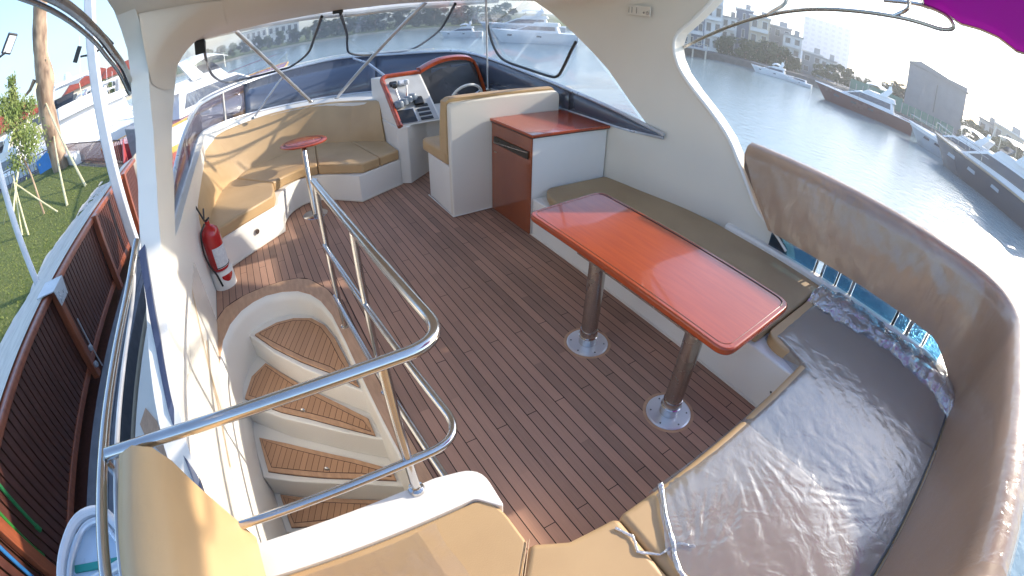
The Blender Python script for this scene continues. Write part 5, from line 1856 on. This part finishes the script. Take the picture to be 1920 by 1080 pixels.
    if decks > 1:
        z1 = sh0 + hh
        ct, v2, t2 = house_(-0.30 * L, -0.28 * L, -0.02 * L, 0.03 * L, z1 + 0.01, z1 + hh * 0.42, B * 0.37, B * 0.34, "flybridge", BW)
        mb = MB()
        mb.prism([(0.00 * L, -B * 0.20, z1 + hh * 0.40), (0.0, B * 0.20, z1 + hh * 0.40), (-0.045 * L, B * 0.19, z1 + hh * 0.80), (-0.045 * L, -B * 0.19, z1 + hh * 0.80)], (-0.03, 0, 0))
        mb.build("windscreen", BN, ct)
        if arch:
            mb = MB()
            for sgn in (-1, 1):
                mb.prism([(-0.20 * L, sgn * B * 0.33, z1 + hh * 0.3), (-0.13 * L, sgn * B * 0.33, z1 + hh * 0.3), (-0.20 * L, sgn * B * 0.30, z1 + hh * 1.15), (-0.25 * L, sgn * B * 0.30, z1 + hh * 1.15)], (0, sgn * 0.1, 0))
            mb.box(-0.25 * L, -0.20 * L, -B * 0.30, B * 0.30, z1 + hh * 1.13, z1 + hh * 1.24)
            mb.build("radar_arch", BW, root)
            mb = MB()
            mb.lathe([(0, 0.5), (0.18, 0.45), (0.28, 0.2), (0.28, 0), (0, 0)], c=(-0.225 * L, 0.5, z1 + hh * 1.25), seg=14)
            mb.build("radar_dome", BW, root, smooth=True)
            mb = MB()
            mb.tube([(-0.22 * L, -0.6, z1 + hh * 1.2), (-0.25 * L, -0.6, z1 + hh * 2.6)], 0.025, 5)
            mb.build("aerial", BW, root)
        if bimini:
            mb = MB()
            rws = []
            for i in range(7):
                x = -0.19 * L + 0.19 * L * i / 6
                rws.append([(x, B * 0.34 * s_, z1 + hh * 1.32 - 0.25 * s_ * s_ - 0.25 * ((i - 3) / 3) ** 2) for s_ in (-1, -.5, 0, .5, 1)])
            mb.loft(rws)
            mb.build("bimini", BW, root, solid=0.04)
            for x in (-0.17 * L, -0.02 * L):
                for sgn in (-1, 1):
                    mb = MB()
                    mb.tube([(x, sgn * B * 0.34, z1 + hh * 0.4), (x, sgn * B * 0.33, z1 + hh * 1.05)], 0.03, 5)
                    mb.build("bimini_post", M['steel'], root)
    mb = MB()                                         # bow rail
    for sgn in (-1, 1):
        pts = []
        for i in range(11, nst + 1):
            f = i / nst
            x, b_, sh = sect(f, 0)
            pts.append((x, sgn * b_ * 0.93, sh + 0.75 * L / 14))
            if i % 2 == 0:
                mb.tube([(x, sgn * b_ * 0.93, sh), (x, sgn * b_ * 0.93, sh + 0.75 * L / 14)], 0.02, 4)
        mb.tube(pts, 0.025, 5)
    mb.build("bow_rail", M['steel'], root)
    return root
def moor(o, p_bow, p_stern, z=ZW, sc=1.0):
    c_ = (Vector(p_bow) + Vector(p_stern)) / 2
    d_ = Vector(p_bow) - Vector(p_stern)
    o.location = (c_.x, c_.y, z)
    o.rotation_euler = (0, 0, math.atan2(d_.y, d_.x))
    o.scale = (sc, sc, sc)
# across the canal
moor(yacht(15.6, 4.4, 1.75, BM, "maroon hulled motor yacht with white superstructure, bow to the left", nwin=3), pol(68.6, 70), pol(81.0, 68.5))
moor(yacht(8.0, 2.8, 0.95, BW, "small white motor yacht moored below the cream balconied house", decks=2, nwin=2, bimini=True), pol(60.6, 86), pol(65.4, 85))
moor(yacht(5.2, 2.0, 0.6, BW, "little white open boat moored right of the small motor yacht", decks=1, nwin=1, name="small_boat", cat="boat"), pol(65.2, 84), pol(67.3, 83.5))
moor(yacht(16.5, 4.8, 1.7, BG, "light grey motor yacht, leftmost of the moored pair at the right edge", stripe=BW, nwin=4), pol(81.6, 62), pol(94.5, 57))
moor(yacht(21.0, 5.4, 2.1, BN, "navy hulled motor yacht with tan gunwale at the right edge, bow to the left", rub=BT, nwin=3), pol(85.2, 54), pol(103.5, 44))
moor(yacht(11.5, 3.8, 1.3, BW, "white yacht with flybridge moored behind the navy and grey yachts", nwin=3), pol(90.5, 68), pol(100, 64))
# catamaran like cruiser seen through the right curtain
moor(yacht(14.5, 4.6, 1.9, BW, "long white cruiser with dark windows seen through the right hand curtain", nwin=2, arch=False, bimini=False), pol(29.6, 82), pol(39.2, 80))
moor(yacht(17, 5, 2.6, BG, "bigger grey white yacht moored behind the white cruiser through the curtain", nwin=3, arch=True), pol(27.6, 97), pol(38.5, 95))
moor(yacht(9, 3, 1.2, BW, "white yacht with tall mast like aerials left of the middle zip", nwin=2), pol(23.5, 100), pol(28.0, 99))
# port side: big white yachts lined up behind the lawn
moor(yacht(22, 5.6, 3.0, BW, "largest white motor yacht behind the bare tree trunk on the left", nwin=4), (-21.5, 43.0, 0), (-9.4, 27.8, 0))
moor(yacht(18, 5.2, 2.7, BW, "white motor yacht moored nearest the lawn corner behind the white post", nwin=4), (-20.5, 51.0, 0), (-10.2, 36.0, 0))
moor(yacht(17, 5.0, 2.6, BW, "white motor yacht at the left edge behind the leafy sapling", nwin=3), (-33.0, 44.0, 0), (-19.5, 39.0, 0))
moor(yacht(15, 4.6, 2.5, BW, "white yacht with red canopy cover behind the largest white yacht", nwin=3), (-24.0, 62, 0), (-14, 51, 0))
moor(yacht(14, 4.2, 2.8, BR, "red hulled cruiser with yellow stripe and white cabin beyond the port arch", stripe=BY, upper=BW, nwin=2, decks=2), (2.6, 32.0, 0), (-6.6, 22.2, 0))

# ---- port side boardwalk fence, close by
fz0, fz1 = ZQ, 0.25
fn = thing("timber_fence", "dark varnished timber fence with slim slats along the boardwalk on the left", "fence", (-3.25, 5, ZQ))
mb = MB()
mb.box(-3.34, -3.20, -2.0, 11.5, fz1 - 0.09, fz1)
mb.build("top_rail", M['fence'], fn, bevel=0.02, segs=3)
mb = MB()
mb.box(-3.31, -3.23, -2.0, 11.5, fz0 + 0.10, fz0 + 0.20)
mb.build("bottom_rail", M['fence'], fn, bevel=0.01)
for k in range(96):
    y = -0.3 + 0.122 * k
    mb = MB()
    mb.box(-3.285, -3.255, y, y + 0.095, fz0 + 0.20, fz1 - 0.09)
    mb.build("slat", M['fence_dk'], fn)
for y in (1.9, 5.15, 7.55, 10.0):
    mb = MB()
    mb.box(-3.24, -3.13, y, y + 0.13, fz0, fz1 + 0.02)
    mb.build("post", M['fence'], fn, bevel=0.012)
mb = MB()
mb.box(-3.40, -3.08, 5.02, 5.42, fz1 + 0.021, fz1 + 0.035)
mb.prism([(-3.079, 5.02, fz1 + 0.035), (-3.079, 5.42, fz1 + 0.035), (-3.079, 5.38, fz1 - 0.20), (-3.079, 5.06, fz1 - 0.20)], (0.006, 0, 0))
mb.build("cap_plate", M['alu'], fn)
for y, z in ((5.22, -0.72), (5.12, -0.92)):
    mb = MB()
    mb.lathe([(0, 0.05), (0.03, 0.04), (0.04, 0), (0.03, -0.03)], c=(-3.05, y, z), seg=12)
    mb.build("knob", M['alu'], fn, smooth=True)
mb = MB()
mb.tube([(-3.07, 5.3, -0.3), (-3.04, 5.25, -1.05)], 0.012, 6)
mb.build("cable", M['alu'], fn)
mb = MB()
mb.box(-3.12, -2.78, -2.0, 11.5, ZQ - 0.12, ZQ)
mb.box(-2.775, -2.66, -2.0, 11.5, ZQ - 0.35, ZQ - 0.01)
bw = mb.build("boardwalk_edge", M['grey'], bevel=0.01)
kind(bw, "structure")
mb = MB()
mb.box(-3.95, -3.13, -2.0, 11.5, ZQ - 0.3, ZQ - 0.14)
kind(mb.build("boardwalk", M['fence_dk']), "structure")
# tarpaulin thrown over the outside of the fence
mb = MB()
rows = []
for i in range(121):
    y = -1.6 + 19.0 * i / 120
    r = []
    wd = 3.15 + 0.35 * noise.noise(Vector((y * 0.5, 0, 0)))
    for k in range(17):
        f = k / 16
        x = -3.345 - wd * f
        z = fz1 + 0.045 - (1.40 * min(1, f * 1.02) ** 0.9) * (1 if y < 11 else 1) - (0 if y < 11.6 else min(1.3, (y - 11.6) * 0.5) * (1 - f)) + 0.07 * noise.noise(Vector((y * 1.0 + f * 1.5, f * 2.2, 2))) + 0.025 * noise.noise(Vector((y * 5, f * 7, 5))) * (0.3 + f)
        if k == 0:
            x, z = -3.30, fz1 + 0.02
        r.append((x, y, z))
    rows.append(r)
mb.loft(rows)
tp = mb.build("tarpaulin", M['tarp'], smooth=True, angle=180)
tag(tp, "creased pale tarpaulin draped over the outside of the timber fence", "tarpaulin")
# bottles and bright oddments stacked behind the slats
for k, (y, c_) in enumerate(((2.30, (0.02, 0.16, 0.05)), (2.05, (0.03, 0.18, 0.03)), (1.75, (0.03, 0.16, 0.38)), (1.45, (0.05, 0.25, 0.35)), (1.2, (0.5, 0.55, 0.6)), (0.95, (0.02, 0.05, 0.5)))):
    mb = MB()
    z = -0.45 - 0.05 * (k % 2)
    mb.tube([(-3.215, y + 0.05, fz1 - 0.14), (-3.215, y + 0.02, z)], 0.022, 8)
    mb.lathe([(0, 0), (0.03, 0.0), (0.03, 0.06), (0, 0.07)], c=(-3.215, y + 0.02, z - 0.06), seg=10)
    o = mb.build("paddle", noisy('paddle_%d' % k, c_, rough=0.4), smooth=True)
    tag(o, ["green paddle handle, upper of the two green ones", "green paddle handle, lower of the two green ones", "blue paddle handle just below the green pair", "pale blue paddle handle leaning on the slats", "whitish paddle handle leaning on the slats", "deep blue paddle handle, lowest on the slats"][k], "paddle", "paddles leaning on the slats")

# ---- white lamp post and pole, sapling, propped bare tree
def floodlight(p, aim, parent):
    mb = MB()
    mb.box(-0.14, 0.14, -0.05, 0.05, -0.22, 0.22)
    f = mb.build("lamp_head", M['black'], parent, bevel=0.02)
    mb = MB()
    mb.box(-0.11, 0.11, -0.058, -0.051, -0.18, 0.18)
    g = mb.build("lamp_glass", M['label'], f)
    f.matrix_basis = Matrix.Translation(p) @ aim
    g.matrix_parent_inverse = Matrix.Identity(4)
lp_ = thing("lamp_post", "tall white square lamp post with two small black floodlights behind the fence", "lamp post", (-2.95, 8.75, ZQ))
mb = MB()
mb.box(-3.06, -2.86, 8.66, 8.86, ZQ, 4.6)
mb.build("column", M['white'], lp_, bevel=0.03, segs=3)
for (dx, rz) in ((-0.33, 0.5), (0.36, -0.6)):
    mb = MB()
    mb.tube([(-2.96, 8.76, 2.90), (-2.96 + dx * 0.8, 8.74, 2.96)], 0.02, 6)
    mb.build("bracket", M['black'], lp_)
    mb = MB()
    mb.box(-0.05, 0.05, -0.02, 0.02, -0.14, 0.16)
    f = mb.build("lamp_head", M['black'], lp_, bevel=0.01)
    f.matrix_basis = Matrix.Translation((-2.96 + dx, 8.73, 3.02)) @ Matrix.Rotation(rz, 4, 'Y')
p2_ = thing("light_pole", "slim white light pole with a black floodlight at the left edge", "lamp post", (-6.0, 9.2, ZQ))
mb = MB()
mb.tube([(-6.0, 9.2, ZQ), (-6.0, 9.2, 4.0)], 0.085, 14, r1=0.075)
mb.build("column", M['white'], p2_, smooth=True)
floodlight(Vector((-5.48, 9.75, 4.15)), Matrix.Rotation(0.65, 4, 'Y') @ Matrix.Rotation(0.9, 4, 'Z'), p2_)
mb = MB()
mb.tube([(-6.0, 9.2, 3.85), (-5.52, 9.6, 3.98)], 0.03, 8)
mb.build("bracket", M['black'], p2_)
tr_ = thing("bare_tree", "thick bare pruned tree trunk propped by bamboo on the lawn", "tree", (-12.9, 26.5, ZQ))
mb = MB()
tp_ = spline([(-12.8, 26.5, ZQ - 0.1), (-12.95, 26.5, 1.2), (-13.0, 26.45, 3.0), (-12.85, 26.5, 4.3), (-12.95, 26.5, 6.2), (-12.8, 26.5, 9.2), (-12.6, 26.5, 12)], 6)
rows = []
for i, p in enumerate(tp_):
    z = p.z
    r_ = 0.60 - 0.012 * (z + 1) + 0.16 * math.exp(-((z - 4.2) / 0.6) ** 2) + 0.05 * noise.noise(Vector((z * 1.3, 0, 4)))
    rows.append([(p.x + r_ * (1 + 0.14 * noise.noise(Vector((math.cos(t) * 1.5, math.sin(t) * 1.5, z)))) * math.cos(t), p.y + r_ * math.sin(t), p.z) for t in [2 * math.pi * k / 18 for k in range(18)]])
V = mb.loft(rows, closed=True)
mb.caps(V)
mb.build("trunk", M['bark'], tr_, smooth=True, angle=80)
tr_.location = Vector(tr_.location) + Vector((0.42, 0.0, 0))
for (a_, b_) in (((-13.1, 26.3, 4.5), (-13.9, 26.2, 3.9)), ((-12.7, 26.3, 4.3), (-12.0, 26.2, 5.3)), ((-12.9, 26.4, 8.0), (-11.2, 26.3, 9.6)), ((-12.6, 26.4, 9.0), (-12.1, 26.3, 10.8))):
    mb = MB()
    mb.tube([a_, ((a_[0] + b_[0]) / 2, a_[1], (a_[2] + b_[2]) / 2 - 0.1), b_], 0.16 if a_[2] < 5 else 0.06, 8, r1=0.08 if a_[2] < 5 else 0.02)
    mb.build("branch_stub", M['bark'], tr_, smooth=True)
PROP = "bamboo props round the trees"
def prop(a_, b_, label, r=0.045):
    mb = MB()
    mb.tube([a_, b_], r, 8, r1=r * 0.8)
    o = mb.build("bamboo_prop", M['bamboo'], smooth=True)
    tag(o, label, "bamboo pole", PROP)
prop((-12.2, 18.6, ZQ), (-12.75, 25.9, 4.2), "bamboo prop slanting from the bare trunk down to the left", 0.06)
prop((-7.5, 18.0, ZQ), (-12.4, 26.1, 2.9), "long bamboo prop from the bare trunk down to the lawn corner", 0.06)
prop((-7.7, 16.0, ZQ), (-12.3, 26.2, 0.9), "bamboo prop low on the bare trunk crossing the lawn to the right", 0.055)
prop((-9.0, 14.5, ZQ), (-10.2, 16.6, 0.55), "left upright bamboo prop bound to the leafy sapling", 0.04)
prop((-9.6, 15.0, ZQ), (-10.1, 16.5, 0.75), "middle upright bamboo prop bound to the leafy sapling", 0.035)
prop((-13.0, 18.9, ZQ), (-10.3, 16.6, 0.5), "bamboo prop slanting left from the leafy sapling", 0.035)
prop((-8.1, 15.8, ZQ), (-10.2, 16.5, 0.55), "bamboo prop slanting right from the leafy sapling", 0.035)
sp_ = thing("sapling", "bright green leafy sapling with feathery foliage near the left edge", "tree", (-9.9, 16.2, ZQ))
mb = MB()
mb.tube(spline([(-9.9, 16.2, ZQ), (-10.1, 16.4, 0.4), (-10.5, 16.6, 1.7), (-10.2, 16.5, 3.2), (-10.0, 16.5, 4.3)], 4), 0.05, 7, r1=0.012)
rg = random.Random(5)
cl = []
for k in range(17):
    z = 1.15 + 2.5 * rg.random()
    wd = 0.85 * (1 - max(0, (z - 1.9)) / 2.4) + 0.15
    c_ = Vector((-10.45 + rg.gauss(0, 0.42) * wd * 1.2, 16.55 + rg.gauss(0, 0.4) * wd, z))
    cl.append((c_, 0.24 + 0.28 * rg.random() * wd))
    mb.tube([(-10.35, 16.5, z - 0.5), c_], 0.015, 4, r1=0.005)
cl += [(Vector((-10.28, 16.5, z)), 0.16) for z in (2.9, 3.3, 3.7, 4.1)]
mb.build("trunk", M['bark'], sp_, smooth=True)
mb = MB()
for k in range(4200):
    c_, r_ = cl[rg.randrange(len(cl))]
    v = Vector((rg.gauss(0, 1), rg.gauss(0, 1), rg.gauss(0, 1.2))) * r_ * 0.55
    p = c_ + v
    u = Vector((rg.gauss(0, .6), rg.gauss(0, .6), rg.gauss(0, 1))).normalized()
    w_ = u.orthogonal().normalized()
    s_ = 0.055 + 0.05 * rg.random()
    mb.face([p - u * s_, p + w_ * s_ * 0.35, p + u * s_, p - w_ * s_ * 0.35])
mb.build("crown", LF[2], sp_)
sp_.location = Vector(sp_.location) + Vector((0.75, 0.35, 0))
# ---- black and red railings on the quay edge
def railing(p0, p1, h, mat, label, n):
    o = thing("quay_railing", label, "railing", (p0[0], p0[1], ZQ), group="railings along the quay edge")
    a_, b_ = Vector((*p0, ZQ)), Vector((*p1, ZQ))
    mb = MB()
    mb.tube([a_ + Vector((0, 0, h)), b_ + Vector((0, 0, h))], 0.035, 6)
    mb.build("top_bar", mat, o)
    mb = MB()
    mb.tube([a_ + Vector((0, 0, 0.12)), b_ + Vector((0, 0, 0.12))], 0.03, 6)
    mb.build("bottom_bar", mat, o)
    for k in range(n + 1):
        mb = MB()
        c_ = a_.lerp(b_, k / n)
        mb.tube([c_, c_ + Vector((0, 0, h))], 0.022, 5)
        mb.build("bar", mat, o)
    return o
RB = noisy('rail_brown', (0.09, 0.035, 0.03), rough=0.5)
railing((-5.7, 18.6), (-14.4, 31.0), 1.1, RB, "dark brown barred railing along the lawn edge behind the bare tree", 60)
railing((-14.6, 31.1), (-36, 34.5), 1.1, RB, "dark railing along the quay at the left edge behind the sapling", 50)
railing((-4.05, 13.2), (-5.5, 18.5), 1.1, noisy('rail_red', (0.40, 0.03, 0.03), rough=0.5), "red barred railing on the quay corner right of the white post", 28)
mb = MB()
mb.prism([(-5.2, 18.2, ZQ + 0.2), (-4.5, 18.0, ZQ + 0.25), (-4.6, 18.1, ZQ + 1.3), (-5.3, 18.3, ZQ + 1.5)], (0.1, 0.5, 0))
o = mb.build("folded_cover", M['grey'], bevel=0.05, segs=3)
tag(o, "folded blue grey cover leaning on the red railing", "cover")
mb = MB()
mb.prism([(-12.6, 27.6, ZQ + 0.3), (-15.0, 28.2, ZQ + 0.1), (-15.2, 28.4, ZQ + 0.9), (-12.6, 27.8, ZQ + 1.7)], (0, 0.08, 0))
o = mb.build("blue_banner", noisy('banner_blue', (0.02, 0.22, 0.62), rough=0.6))
tag(o, "bright blue cloth banner hung on the railing left of the bare trunk", "banner")

# ---- haze box
hz = MB()
hz.box(-700, 700, -60, 700, ZW - 1.0, 75)
m_, nt_, b_ = newmat('haze')
nt_.nodes.remove(b_)
pv = N(nt_, "ShaderNodeVolumePrincipled")
pv.inputs['Color'].default_value = (0.95, 0.97, 1.0, 1)
pv.inputs['Density'].default_value = 0.0014
pv.inputs['Anisotropy'].default_value = 0.45
nt_.links.new(pv.outputs[0], nt_.nodes["Material Output"].inputs['Volume'])
HAZE = True
if HAZE:
    kind(hz.build("haze", m_), "stuff")
